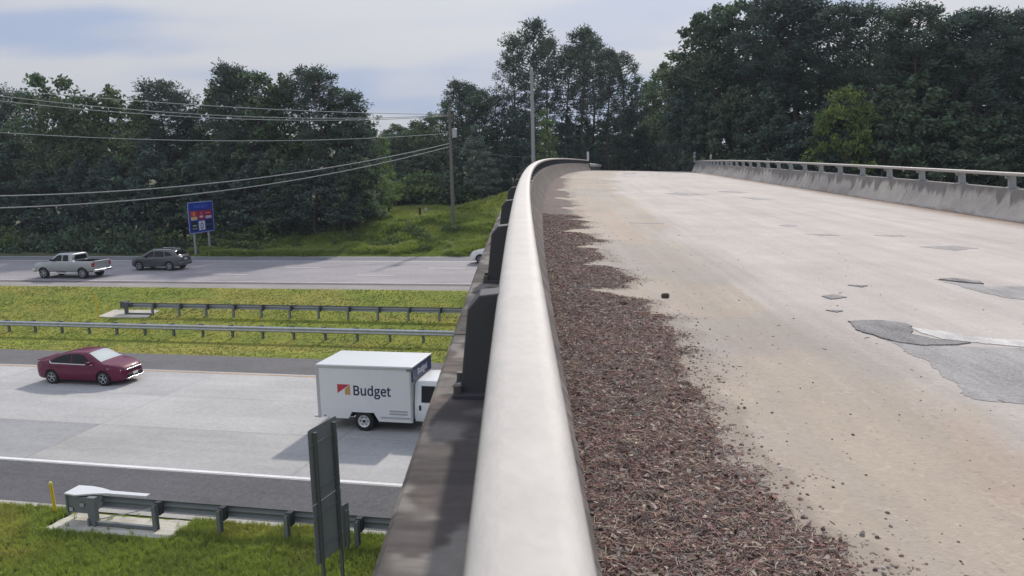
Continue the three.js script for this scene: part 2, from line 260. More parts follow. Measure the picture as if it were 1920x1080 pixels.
const darkConcrete = std({ map: speckle([0.24, 0.23, 0.215], 0.2, 401, 0.3, 512, 5), roughness: 0.95 });
{
  const o = thing('overpass', 'long concrete overpass carrying a worn road across the freeway', 'bridge', [0, 0, 0]);
  const ss = steps(-12, 84.6, 1.2);
  const slab = grid(ss.length - 1, 4, (i, j) => { const e = [[-0.36, -0.02], [-0.36, -0.3], [WIDE + 0.36, -0.3], [WIDE + 0.36, -0.02], [-0.36, -0.02]][j]; return [...B(ss[i], e[0], e[1]), ss[i], j]; });
  part('slab', slab, darkConcrete, o);
  for (const t of [0.9, 4.0, 7.1, 10.2]) part('girder', grid(ss.length - 1, 4, (i, j) => { const e = [[-0.22, -0.31], [-0.22, -1.45], [0.22, -1.45], [0.22, -0.31], [-0.22, -0.31]][j]; return [...B(ss[i], t + e[0], e[1]), ss[i], j]; }), darkConcrete, o);
  for (const s of [13.5, 43.8, 67.5]) {
    const q = B(s, WIDE / 2), low = deckY(s, WIDE) - 1.5, cap = part('pier_cap', rbox(-5.6, 5.6, -1.1, 0, -0.6, 0.6, 0.05), darkConcrete, o); cap.position.set(q[0], low, q[2]); cap.rotation.y = ALONG;
    for (const d of [-4.2, 0, 4.2]) { const g = new THREE.CylinderGeometry(0.45, 0.45, low - 0.9, 20), c = part('pier_column', g, darkConcrete, o); c.position.set(q[0] + d * fc, (low - 1.1) / 2 - 0.1, q[2] + d * fs); }
  }
}

// ------------------------------------------------------------------ parapets: concrete shapes cast in lengths, railings bolted on top
const leftWall = (() => { // along s, round the profile: outer face, top, traffic face
  return colorTex(1024, 256, (u, v) => {
    const s = u * 18, big = fbm(s * 0.9, v * 3, 4, 501, 16), mid = fbm(u * 90, v * 10, 4, 505, 90), fine = vn(u * 700, v * 160, 507, 700), run = fbm(u * 120, v * 2, 2, 509, 120);
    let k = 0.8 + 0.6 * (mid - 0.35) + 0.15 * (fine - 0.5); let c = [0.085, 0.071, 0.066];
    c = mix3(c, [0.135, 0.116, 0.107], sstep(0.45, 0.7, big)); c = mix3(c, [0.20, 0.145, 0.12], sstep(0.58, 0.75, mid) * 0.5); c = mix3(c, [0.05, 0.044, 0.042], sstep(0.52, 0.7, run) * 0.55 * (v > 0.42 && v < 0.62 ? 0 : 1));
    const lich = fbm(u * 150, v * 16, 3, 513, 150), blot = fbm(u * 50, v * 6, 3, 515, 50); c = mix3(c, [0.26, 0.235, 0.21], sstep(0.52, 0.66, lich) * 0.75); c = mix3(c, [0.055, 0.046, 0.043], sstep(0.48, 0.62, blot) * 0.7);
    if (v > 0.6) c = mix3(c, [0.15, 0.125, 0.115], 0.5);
    return [c[0] * k, c[1] * k, c[2] * k];
  }, [1 / 18, 1]);
})();
const rightWall = colorTex(2048, 256, (u, v) => {
  const mid = fbm(u * 150, v * 8, 4, 521, 150), fine = vn(u * 900, v * 150, 523, 900), big = fbm(u * 14, v * 2, 3, 525, 14), drip = fbm(u * 170, v * 1.2, 3, 527, 170), drip2 = fbm(u * 60, 0.5, 3, 529, 60);
  let k = 0.85 + 0.35 * (mid - 0.4) + 0.18 * (fine - 0.5); let c = mix3([0.56, 0.52, 0.465], [0.43, 0.405, 0.37], sstep(0.35, 0.7, big));
  // traffic face: v from 0.64 (top edge) to 1 (toe); mould runs down from the top in tongues
  const f = clamp((v - 0.64) / 0.36), reach = 0.10 + 0.5 * sstep(0.34, 0.74, 0.6 * drip2 + 0.4 * drip) + 0.12 * (big - 0.5);
  const mould = sstep(reach + 0.14, reach - 0.12, f + 0.3 * (mid - 0.5)); c = mix3(c, [0.15, 0.14, 0.135], mould * (v > 0.6 ? 0.72 : 0.85));
  const rust = sstep(0.6, 0.72, fbm(u * 40, v * 3, 3, 533, 40)) * sstep(0.4, 0.9, f); c = mix3(c, [0.30, 0.22, 0.16], rust * 0.4);
  const dirt = sstep(0.86, 1.0, f + 0.2 * (mid - 0.5)); c = mix3(c, [0.19, 0.145, 0.115], dirt * 0.7);
  return [c[0] * k, c[1] * k, c[2] * k];
}, [1 / 32, 1]);
const prof = [[-0.312, -0.32], [-0.312, 0.69], [-0.297, 0.705], [0.035, 0.705], [0.05, 0.69], [0.115, 0.33], [0.25, 0.10], [0.31, 0.0], [0.31, -0.05]];
const profV = (() => { const v = [0]; for (let i = 1; i < prof.length; i++) v.push(v[i - 1] + Math.hypot(prof[i][0] - prof[i - 1][0], prof[i][1] - prof[i - 1][1])); return v.map((x) => x / v[v.length - 1]); })();
const castBump = greyTex(512, 128, (u, v) => fbm(u * 60, v * 14, 4, 541, 60, 14), [1 / 3, 1]);
function parapet(mirror, mat, label) {
  const o = thing('bridge_parapet', label, 'parapet');
  for (let s0 = -10; s0 < 84; s0 += 6.79) {
    const ss = steps(s0 + 0.008, Math.min(s0 + 6.79, BRIDGE_END) - 0.008, 0.57), t = (x) => mirror ? WIDE - x : x;
    const body = grid(ss.length - 1, prof.length - 1, (i, j) => { const jj = mirror ? prof.length - 1 - j : j; return [...B(ss[i], t(prof[jj][0]), prof[jj][1]), ss[i], profV[jj]]; });
    const ends = [0, ss.length - 1].map((k) => { const sh = new THREE.ShapeGeometry(new THREE.Shape(prof.map(([x, y]) => new THREE.Vector2(x, y)))), p = sh.attributes.position; for (let i = 0; i < p.count; i++) { const q = B(ss[k], t(p.getX(i)), p.getY(i)); p.setXYZ(i, ...q); } sh.computeVertexNormals(); return sh; });
    part('parapet_length', toCreasedNormals(merge([body, ...ends]), 0.5), mat, o);
  }
  return o;
}
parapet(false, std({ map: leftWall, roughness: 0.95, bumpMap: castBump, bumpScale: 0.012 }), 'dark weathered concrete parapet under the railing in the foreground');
parapet(true, std({ map: rightWall, roughness: 0.92, bumpMap: castBump, bumpScale: 0.008 }), 'streaky grey concrete parapet on the right side of the bridge');

const railMat = std({ color: rgb(0.46, 0.428, 0.398), metalness: 0.0, roughness: 0.62, bumpMap: greyTex(256, 256, (u, v) => fbm(u * 40, v * 40, 3, 551, 40, 40), [2, 2]), bumpScale: 0.0004, map: colorTex(512, 128, (u, v) => { const k = 0.9 + 0.2 * (fbm(u * 30, v * 8, 4, 553, 30, 8) - 0.5) + 0.08 * (vn(u * 200, v * 60, 555, 200, 60) - 0.5); return [k, k, k * 0.99]; }, [1 / 4, 1]) });
const postMat = std({ color: rgb(0.05, 0.05, 0.058), metalness: 0.1, roughness: 0.7 }), boltMat = std({ color: rgb(0.10, 0.095, 0.09), metalness: 0.5, roughness: 0.6 });
function railing(mirror, label, pm) {
  const o = thing('bridge_railing', label, 'railing'), sg = mirror ? -1 : 1, t0 = mirror ? WIDE : 0;
  const ring = 28, cuts = [-9, 0.15, 12.3, 24.4, 36.5, 48.6, 60.7, 72.8, 84.7];
  for (let c = 0; c + 1 < cuts.length; c++) {
    const ss = steps(cuts[c] + 0.006, cuts[c + 1] - 0.006, 0.4);
    part('rail_tube', grid(ss.length - 1, ring, (i, j) => { const an = -j / ring * 2 * Math.PI, cx = Math.cos(an), cy = Math.sin(an), e = 0.55; return [...B(ss[i], t0 + sg * (0.009 + 0.082 * Math.sign(cx) * Math.abs(cx) ** e), 1.035 + 0.043 * Math.sign(cy) * Math.abs(cy) ** e), ss[i], j / ring]; }), railMat, o);
  }
  // a cast post: broad blade behind the rail with a sloping shoulder, on a bolted base
  const sh = new THREE.Shape([[-0.205, 0.0], [-0.17, 0.29], [-0.13, 0.335], [-0.02, 0.345], [0.04, 0.30], [0.04, 0.22], [-0.035, 0.19], [-0.045, 0.0]].map(([x, y]) => new THREE.Vector2(x, y)));
  const pg = new THREE.ExtrudeGeometry(sh, { depth: mirror ? 0.06 : 0.13, bevelEnabled: true, bevelSize: 0.006, bevelThickness: 0.006, bevelSegments: 2 }).translate(0, 0, mirror ? -0.03 : -0.065);
  const base = rbox(-0.235, 0.03, 0, 0.022, -0.11, 0.11, 0.006), bolt = new THREE.CylinderGeometry(0.016, 0.016, 0.03, 6), boltAt = [[-0.218, -0.09], [-0.218, 0.09], [0.005, -0.085], [0.005, 0.085]];
  for (let s = -6.45; s < 84.5; s += 2.3) {
    const p = part('railing_post', pg, pm, o); p.position.set(...B(s, t0, 0.72)); p.rotation.y = mirror ? Math.PI : 0;
    const bp = part('base_plate', base, pm, p); bp.position.y = -0.016; if (s < 9 && !mirror) for (const [x, z] of boltAt) part('bolt', bolt, boltMat, bp).position.set(x, 0.035, z);
  }
}
railing(false, 'broad pale metal bridge railing running away from the camera', postMat);
railing(true, 'thin pale metal railing on posts along the right side of the bridge', std({ color: rgb(0.34, 0.34, 0.35), metalness: 0.3, roughness: 0.6 }));

// ------------------------------------------------------------------ asphalt repairs on the deck: thin lifts with torn edges
function patch(pts, mat, thick, seed, label) {
  const r = rng(seed), fine = [];
  pts.forEach((p, i) => { const q = pts[(i + 1) % pts.length], L = Math.hypot(q[0] - p[0], q[1] - p[1]), m = Math.max(3, Math.ceil(L / 0.035)); for (let k = 0; k < m; k++) { const f = k / m, w = Math.min(0.03, L * 0.06), gx = lerp(p[0], q[0], f), gy = lerp(p[1], q[1], f), big = Math.min(0.16, L * 0.22), ws = (fbm(gx * 5 + seed, gy * 5, 3, 71) - 0.5) * big, wt = (fbm(gx * 5, gy * 5 + seed, 3, 73) - 0.5) * big; fine.push(new THREE.Vector2(gx + ws + (r() - 0.5) * w, gy + wt + (r() - 0.5) * w)); } });
  const g = new THREE.ExtrudeGeometry(new THREE.Shape(fine), { depth: thick, bevelEnabled: false }), p = g.attributes.position, uv = g.attributes.uv;
  for (let i = 0; i < p.count; i++) { const s = p.getX(i), t = p.getY(i), z = p.getZ(i); uv.setXY(i, s, t); p.setXYZ(i, ...B(s, t, z > thick / 2 ? thick : -0.004)); }
  g.computeVertexNormals();
  return tag(struct('asphalt_patch', g, mat), label, 'road patch');
}
const patchMat = std({ map: speckle([0.285, 0.272, 0.262], 0.35, 561, 0.3, 512, 1.6), roughness: 0.92, bumpMap: fineBump, bumpScale: 0.006 }), tornMat = std({ map: speckle([0.21, 0.20, 0.195], 0.6, 565, 0.4, 512, 1.3), roughness: 0.95, bumpMap: fineBump, bumpScale: 0.01 }), chalk = std({ map: speckle([0.50, 0.48, 0.455], 0.35, 569, 0.3, 256, 0.9), roughness: 0.95, bumpMap: fineBump, bumpScale: 0.008 }), thinMat = std({ map: speckle([0.32, 0.295, 0.28], 0.3, 573, 0.3, 256, 1.3), roughness: 0.95 });
patch([[6.45, 3.0], [6.14, 3.01], [5.53, 2.95], [4.88, 2.87], [4.78, 3.2], [4.7, 4.2], [4.9, 5.2], [6.1, 5.1], [6.24, 3.99], [6.28, 3.51]], patchMat, 0.003, 1, 'largest grey asphalt patch at the right edge of the deck');
patch([[7.16, 2.96], [7.2, 3.12], [7.2, 3.31], [7.09, 3.46], [6.83, 3.4], [6.67, 3.3], [6.46, 3.42], [6.4, 3.66], [6.31, 3.5], [6.28, 3.23], [6.38, 3.06], [6.51, 2.98], [6.61, 2.96], [6.81, 2.91]], tornMat, 0.011, 2, 'torn dark asphalt patch above the largest patch');
patch([[6.95, 3.42], [6.83, 3.62], [6.62, 3.75], [6.5, 4.1], [6.4, 4.6], [6.26, 4.7], [6.27, 4.0], [6.42, 3.68], [6.5, 3.5], [6.72, 3.42]], chalk, 0.006, 3, 'chalky white crumbled strip beside the torn asphalt patch');
patch([[9.62, 5.0], [9.68, 5.26], [9.5, 5.42], [9.13, 5.34], [9.15, 5.78], [9.05, 6.6], [8.3, 6.3], [8.34, 5.29], [8.47, 5.14], [8.87, 5.07], [9.26, 5.04]], patchMat, 0.004, 4, 'second grey asphalt patch farther along the right edge');
patch([[9.58, 5.0], [9.66, 5.25], [9.45, 5.45], [9.3, 5.4], [9.42, 5.15]], tornMat, 0.018, 14, 'small torn dark lump at the tip of the second patch');
[[[8.42, 3.17], [8.52, 3.35], [8.37, 3.43], [8.23, 3.21]], [[9.14, 3.74], [9.1, 3.95], [8.98, 3.85]], [[7.66, 2.95], [7.66, 3.12], [7.56, 3.02]], [[28.18, 4.39], [29.09, 4.99], [27.86, 5.92], [26.96, 5.04]], [[30.19, 6.64], [30.8, 7.27], [29.68, 7.63], [28.77, 7.04]], [[26.34, 6.69], [26.13, 7.17], [25.42, 7.55], [25.02, 6.89]], [[16.36, 5.11], [16.63, 5.4], [16.28, 5.48], [16.04, 5.22]], [[14.72, 5.11], [14.78, 5.53], [14.51, 5.68], [14.47, 5.32]], [[14.57, 6.33], [14.73, 6.89], [14.45, 6.87]], [[12.93, 6.39], [13.13, 7.05], [12.8, 7.27], [12.48, 6.72]], [[16.6, 2.02], [16.68, 2.8], [16.42, 2.74]], [[61.6, 4.2], [63.5, 5.2], [58, 5.1], [57.5, 4.3]]]
  .forEach((p, i) => { const m = patch(p, i < 3 ? tornMat : thinMat, i < 3 ? 0.008 : 0.004, 20 + i, 'small thin dark patch scattered on the pale bridge deck'); m.userData.group = 'small thin deck patches'; });

// ------------------------------------------------------------------ litter along the left parapet: dirt bed, pine straw, grit, twigs
{
  const bed = colorTex(1024, 256, (u, v) => {
    const s = u * 10, t = v * 1.6, a = fbm(s * 6, t * 6, 3, 601), b = vn(s * 60, t * 60, 603), c = vn(s * 95, t * 95, 605), d = fbm(s * 1.3, t * 1.6, 3, 607);
    let k = [0.19, 0.145, 0.12]; k = mix3(k, [0.24, 0.15, 0.13], sstep(0.45, 0.7, d)); k = mix3(k, [0.175, 0.16, 0.15], sstep(0.5, 0.7, a)); const m = 0.55 + 0.6 * b + 0.4 * (c - 0.5);
    return b > 0.86 ? [0.29, 0.26, 0.23] : [k[0] * m, k[1] * m, k[2] * m];
  }, [1, 1]);
  const height = (s, t) => { const m = litterMask(s, t); return -0.012 + clamp(m, 0, 1) * 0.034 + clamp(m) * 0.034 * (fbm(s * 11, t * 11, 3, 611) - 0.4) + (m > 0 ? 0.006 * vn(s * 45, t * 45, 613) : 0) + 0.02 * sstep(0.5, 0.3, t) * clamp(m); };
  const ss = [...steps(1.9, 9, 0.028), ...steps(9.06, 22, 0.08).slice(0), ...steps(22.2, 44, 0.25)];
  const g = grid(ss.length - 1, 52, (i, j) => { const t = lerp(0.24, 1.72, j / 52); return [...B(ss[i], t, height(ss[i], t)), ss[i] / 10, t / 1.6]; });
  const dirt = struct('litter_bed', g, std({ map: bed, roughness: 1, bumpMap: greyTex(512, 512, (u, v) => 0.5 * vn(u * 120, v * 120, 5, 120, 120) + 0.5 * fbm(u * 40, v * 40, 3, 8, 40, 40), [8, 1.3]), bumpScale: 0.012 }));
  dirt.userData.kind = 'stuff'; tag(dirt, 'brown bed of dirt and leaf litter along the left parapet', 'litter');
  const tones = [[0.28, 0.18, 0.145], [0.22, 0.14, 0.115], [0.35, 0.275, 0.21], [0.46, 0.385, 0.30], [0.12, 0.08, 0.068], [0.26, 0.225, 0.205], [0.32, 0.175, 0.155]];
  const jit = (r, c) => { const k = 0.75 + 0.5 * r(); return [c[0] * k, c[1] * k, c[2] * k]; };
  const straw = merge([new THREE.BoxGeometry(1, 0.05, 0.05).rotateZ(0.12).translate(-0.4, 0, 0), new THREE.BoxGeometry(1, 0.05, 0.05).rotateZ(-0.1).rotateY(0.18).translate(0.5, 0, -0.06)]);
  const matte = std({ color: 0xffffff, roughness: 1 });
  scatter('pine_straw', 'brown pine straw strewn along the left parapet', straw, matte, 50000, (r) => {
    const s = 2 + 16 * Math.pow(r(), 2.1), t = 0.27 + r() * 1.25, m = litterMask(s, t); if (m < 0.05 + 0.3 * r()) return null;
    const L = 0.018 + 0.036 * r() * r(); return { p: B(s, t, height(s, t) + 0.003 + 0.012 * r()), s: [L, L * 0.9 + 0.022, L * 0.7 + 0.03], tx: (r() - 0.5) * 0.5, tz: (r() - 0.5) * 0.6, c: jit(r, pick(r, tones)) };
  }, 131);
  scatter('grit', 'scattered grit and small stones at the edge of the litter', new THREE.IcosahedronGeometry(1, 0), matte, 30000, (r) => {
    const s = 2 + 15 * Math.pow(r(), 2.0), t = 0.27 + r() * 1.75, m = litterMask(s, t); if (m < -0.75 * Math.pow(r(), 2.2) + 0.0) return null;
    const q = 0.0025 + 0.0075 * Math.pow(r(), 4); return { p: B(s, t, Math.max(0, height(s, t)) + q * 0.3), s: [q * (0.8 + r()), q * 0.7, q * (0.8 + r() * 0.6)], tx: r(), c: jit(r, r() < 0.14 ? [0.58, 0.54, 0.5] : pick(r, tones)) };
  }, 137);
  scatter('dead_leaves', 'small curled dead leaves lying in the litter', new THREE.PlaneGeometry(1, 0.5, 2, 1).rotateX(-1.57), std({ color: 0xffffff, roughness: 0.9, side: THREE.DoubleSide }), 9000, (r) => {
    const s = 2 + 14 * Math.pow(r(), 2.0), t = 0.27 + r() * 1.2, m = litterMask(s, t); if (m < 0.1) return null; const q = 0.014 + 0.032 * r() * r(); return { p: B(s, t, height(s, t) + 0.012), s: q, tx: (r() - 0.5) * 1.2, tz: (r() - 0.5) * 1.2, c: jit(r, pick(r, [...tones, [0.36, 0.30, 0.25], [0.25, 0.14, 0.12]])) };
  }, 139);
  scatter('loose_gravel', 'loose dark specks and twigs strewn on the deck', new THREE.IcosahedronGeometry(1, 0), matte, 420, (r) => {
    const s = 2.4 + 14 * Math.pow(r(), 1.7), t = 1.2 + 3.6 * Math.pow(r(), 2); const q = 0.0035 + 0.006 * Math.pow(r(), 3); return { p: B(s, t, q * 0.3), s: r() < 0.15 ? [q * 5, q * 0.5, q * 0.5] : [q * 1.3, q * 0.6, q], c: jit(r, pick(r, [[0.08, 0.06, 0.05], [0.14, 0.11, 0.09], [0.2, 0.17, 0.14]])) };
  }, 149);
  // single things on the deck
  const stone = (s, t, q, label, c) => { const g = new THREE.IcosahedronGeometry(q, 2), p = g.attributes.position; for (let i = 0; i < p.count; i++) { const k = 0.75 + 0.5 * vn(p.getX(i) / q * 1.6 + 9, p.getZ(i) / q * 1.6 + p.getY(i) / q * 2 + s, 7); p.setXYZ(i, p.getX(i) * k * 1.3, p.getY(i) * k * 0.95, p.getZ(i) * k); } const m = shade(new THREE.Mesh(mergeVertices(g), std({ color: rgb(...c), roughness: 0.95 }))); m.geometry.computeVertexNormals(); m.name = numbered('pine_cone'); m.position.set(...B(s, t, q * 0.5)); scene.add(m); return tag(m, label, 'pine cone'); };
  stone(8.25, 1.48, 0.034, 'dark round cone alone on the pale deck past the litter', [0.09, 0.065, 0.055]);
  stone(7.75, 0.98, 0.04, 'dark cone lying in the litter by the pale gap', [0.07, 0.05, 0.045]);
  stone(3.3, 0.78, 0.028, 'pale curled cone in the nearest part of the litter', [0.33, 0.25, 0.2]);
}
// ------------------------------------------------------------------ vehicles: bodies lofted from side profile, plan shape and cross section; +x is forward
const curve = (pts) => (x) => { if (x <= pts[0][0]) return pts[0][1]; for (let i = 1; i < pts.length; i++) if (x <= pts[i][0]) { const a = pts[Math.max(0, i - 2)], b = pts[i - 1], c = pts[i], d = pts[Math.min(pts.length - 1, i + 1)], h = c[0] - b[0], t = (x - b[0]) / h; const m0 = i === 1 ? (c[1] - b[1]) : (c[1] - a[1]) / (c[0] - a[0]) * h, m1 = i === pts.length - 1 ? (c[1] - b[1]) : (d[1] - b[1]) / (d[0] - b[0]) * h, mm = c[1] - b[1], lim = (m) => mm === 0 ? 0 : clamp(m / mm, 0, 3) * mm; const t2 = t * t, t3 = t2 * t; return (2 * t3 - 3 * t2 + 1) * b[1] + (t3 - 2 * t2 + t) * lim(m0) + (-2 * t3 + 3 * t2) * c[1] + (t3 - t2) * lim(m1); } return pts[pts.length - 1][1]; };
function bodyShape(sp) {
  const top = curve(sp.top), belt = curve(sp.belt), bot = curve(sp.bot), half = curve(sp.half), tum = sp.tumble;
  const beltAt = (x) => Math.min(belt(x), top(x) - 0.02);
  function half3(x) {                                   // half section, bottom centre to top centre: [z, y]
    const w = half(x), b = bot(x), t = top(x), e = beltAt(x), g = Math.max(t - e, 0.02), wt = w * 0.95 - tum * g, r = Math.min(0.09, g * 0.6);
    return [[0, b], [w * 0.82, b], [w * 0.95, b + 0.05], [w * 0.985, b + 0.16], [w, lerp(b, e, 0.52)], [w * 0.985, lerp(b, e, 0.8)], [w * 0.965, e - 0.03], [w * 0.95, e], [w * 0.95 - tum * g * 0.5, e + g * 0.5], [wt + tum * r, t - r], [wt - r * 0.25, t - r * 0.35], [wt - Math.min(0.12, wt * 0.3), t - 0.004], [wt * 0.5, t + 0.012], [0, t + 0.018]];
  }
  const sideZ = (x, y) => { const s = half3(x); for (let i = 1; i < s.length; i++) if (y <= s[i][1] && s[i][1] > s[i - 1][1]) return lerp(s[i - 1][0], s[i][0], (y - s[i - 1][1]) / (s[i][1] - s[i - 1][1])); return s[10][0]; };
  const topY = (x, z) => { const s = half3(x), a = Math.abs(z); for (let i = s.length - 1; i > 8; i--) if (a <= s[i - 1][0]) return lerp(s[i][1], s[i - 1][1], (a - s[i][0]) / (s[i - 1][0] - s[i][0])); return s[9][1]; };
  const geo = () => {
    const xs = []; const n = sp.n ?? 56; for (let i = 0; i <= n; i++) { const u = i / n; xs.push(lerp(sp.rear, sp.front, u)); }
    const rings = xs.map((x) => { const h = half3(x), o = h.map(([z, y]) => [x, y, z]); for (let i = h.length - 2; i > 0; i--) o.push([x, h[i][1], -h[i][0]]); return o; });
    const m = rings[0].length, p = [], idx = []; rings.forEach((r) => r.forEach((q) => p.push(...q)));
    for (let i = 0; i < xs.length - 1; i++) for (let j = 0; j < m; j++) { const a = i * m + j, b = i * m + (j + 1) % m, c = a + m, d = b + m; idx.push(a, b, c, b, d, c); }
    for (const [k, flip] of [[0, true], [xs.length - 1, false]]) { const c = p.length / 3, mid = rings[k].reduce((s, q) => s + q[1], 0) / m; p.push(xs[k], mid, 0); for (let j = 0; j < m; j++) { const a = k * m + j, b = k * m + (j + 1) % m; flip ? idx.push(c, b, a) : idx.push(c, a, b); } }
    const g = new THREE.BufferGeometry(); g.setAttribute('position', new THREE.Float32BufferAttribute(p, 3)); g.setIndex(idx); g.computeVertexNormals(); return g;
  };
  return { sideZ, topY, geo, top, belt: beltAt, half };
}
const evaluator = new Evaluator(); evaluator.attributes = ['position', 'normal']; evaluator.useGroups = false;
function carve(geo, cutters) { let b = new Brush(geo); b.updateMatrixWorld(); for (const c of cutters) { for (const k of Object.keys(c.attributes)) if (!['position', 'normal'].includes(k)) c.deleteAttribute(k); const q = new Brush(c); q.updateMatrixWorld(); b = evaluator.evaluate(b, q, SUBTRACTION); } const g = b.geometry; g.groups = []; const o = toCreasedNormals(g.index ? g.toNonIndexed() : g, 0.6); return o; }
const arch = (x, r, w, y) => new THREE.CylinderGeometry(r, r, w, 36).rotateX(Math.PI / 2).translate(x, y, 0);
function sidePatch(S, poly, sg, off = 0.012) { const sh = new THREE.ShapeGeometry(new THREE.Shape(poly.map(([x, y]) => new THREE.Vector2(x, y)))), p = sh.attributes.position; for (let i = 0; i < p.count; i++) { const x = p.getX(i), y = p.getY(i); p.setXYZ(i, x, y, sg * (S.sideZ(x, y) + off)); } sh.computeVertexNormals(); return sh; }
function topPatch(S, x0, x1, inset, off = 0.012, n = 10) { return grid(n, 10, (i, j) => { const x = lerp(x0, x1, i / n), zz = S.half(x) * 0.95 - inset(x), z = lerp(-zz, zz, j / 10), e = 0.02; const sl = (S.topY(x + e, z) - S.topY(x - e, z)) / (2 * e), nl = Math.hypot(1, sl); return [x - off * sl / nl, S.topY(x, z) + off / nl, z]; }); }
const M = {
  glass: phy({ color: rgb(0.012, 0.014, 0.016), roughness: 0.05, specularIntensity: 0.45 }), tyre: std({ color: rgb(0.018, 0.018, 0.019), roughness: 0.9 }), alloy: std({ color: rgb(0.42, 0.43, 0.45), metalness: 0.7, roughness: 0.4 }), black: std({ color: rgb(0.014, 0.014, 0.016), roughness: 0.7 }), chrome: std({ color: rgb(0.8, 0.8, 0.82), metalness: 1, roughness: 0.15 }), red: phy({ color: rgb(0.30, 0.012, 0.02), roughness: 0.25, clearcoat: 1 }), lamp: phy({ color: rgb(0.5, 0.51, 0.52), roughness: 0.12, metalness: 0.4, clearcoat: 1 }), amber: std({ color: rgb(0.6, 0.2, 0.02), roughness: 0.3 }), steel: std({ color: rgb(0.7, 0.7, 0.68), metalness: 0.15, roughness: 0.5 })
};
const paint = (r, g, b, o = {}) => phy({ color: rgb(r, g, b), roughness: 0.45, metalness: 0.25, clearcoat: 1, clearcoatRoughness: 0.06, ...o });
const tyreGeo = (R, r, w) => new THREE.LatheGeometry([[r, -w / 2], [R - 0.03, -w / 2], [R - 0.008, -w / 2 + 0.02], [R, -w / 2 + 0.05], [R, w / 2 - 0.05], [R - 0.008, w / 2 - 0.02], [R - 0.03, w / 2], [r, w / 2]].map(([x, y]) => new THREE.Vector2(x, y)), 40).rotateX(Math.PI / 2);
function rimGeo(r, w, spokes, plain) {
  const dish = new THREE.LatheGeometry([[0, w * 0.1], [r * 0.3, w * 0.1], [r * 0.94, w * 0.02], [r, w / 2 - 0.01], [r, -w / 2]].map(([x, y]) => new THREE.Vector2(x, y)), 32).rotateX(Math.PI / 2), list = [];
  if (plain) { list.push(new THREE.LatheGeometry([[0, w * 0.42], [r * 0.22, w * 0.42], [r * 0.28, w * 0.25], [r * 0.5, w * 0.22], [r * 0.82, w * 0.35], [r, w / 2]].map(([x, y]) => new THREE.Vector2(x, y)), 32).rotateX(Math.PI / 2)); return list[0]; }
  for (let i = 0; i < spokes; i++) list.push(rbox(r * 0.1, r * 0.97, -r * 0.12, r * 0.12, w * 0.2, w * 0.46, 0.012).rotateZ(i / spokes * 2 * Math.PI + 0.3));
  list.push(new THREE.CylinderGeometry(r * 0.24, r * 0.24, w * 0.3, 16).rotateX(Math.PI / 2).translate(0, 0, w * 0.33), new THREE.TorusGeometry(r * 0.95, r * 0.06, 8, 32).translate(0, 0, w * 0.45));
  return { dish, face: merge(list) };
}
function wheels(o, spots, R, r, w, opt = {}) {
  const tg = tyreGeo(R, r, w), rg = rimGeo(r, w, opt.spokes ?? 5, opt.plain);
  for (const [x, z] of spots) { const q = part('wheel', opt.plain ? rg : rg.face, opt.mat ?? M.alloy, o); q.position.set(x, R, z); if (z < 0) q.rotation.y = Math.PI; part('tyre', tg, M.tyre, q); if (!opt.plain) part('brake_disc', rg.dish, M.black, q); else part('hub', merge([new THREE.CylinderGeometry(r * 0.2, r * 0.24, 0.05, 16).rotateX(Math.PI / 2).translate(0, 0, w * 0.46), ...[0, 1, 2, 3, 4, 5].map((k) => new THREE.CylinderGeometry(r * 0.1, r * 0.1, 0.02, 10).rotateX(Math.PI / 2).translate(Math.cos(k * 1.047) * r * 0.62, Math.sin(k * 1.047) * r * 0.62, w * 0.34))]), M.black, q); }
}
const mirror = (x, y, z, sg) => rbox(x - 0.09, x + 0.07, y - 0.07, y + 0.08, Math.min(sg * z, sg * (z + 0.2)), Math.max(sg * z, sg * (z + 0.2)), 0.04, 3);

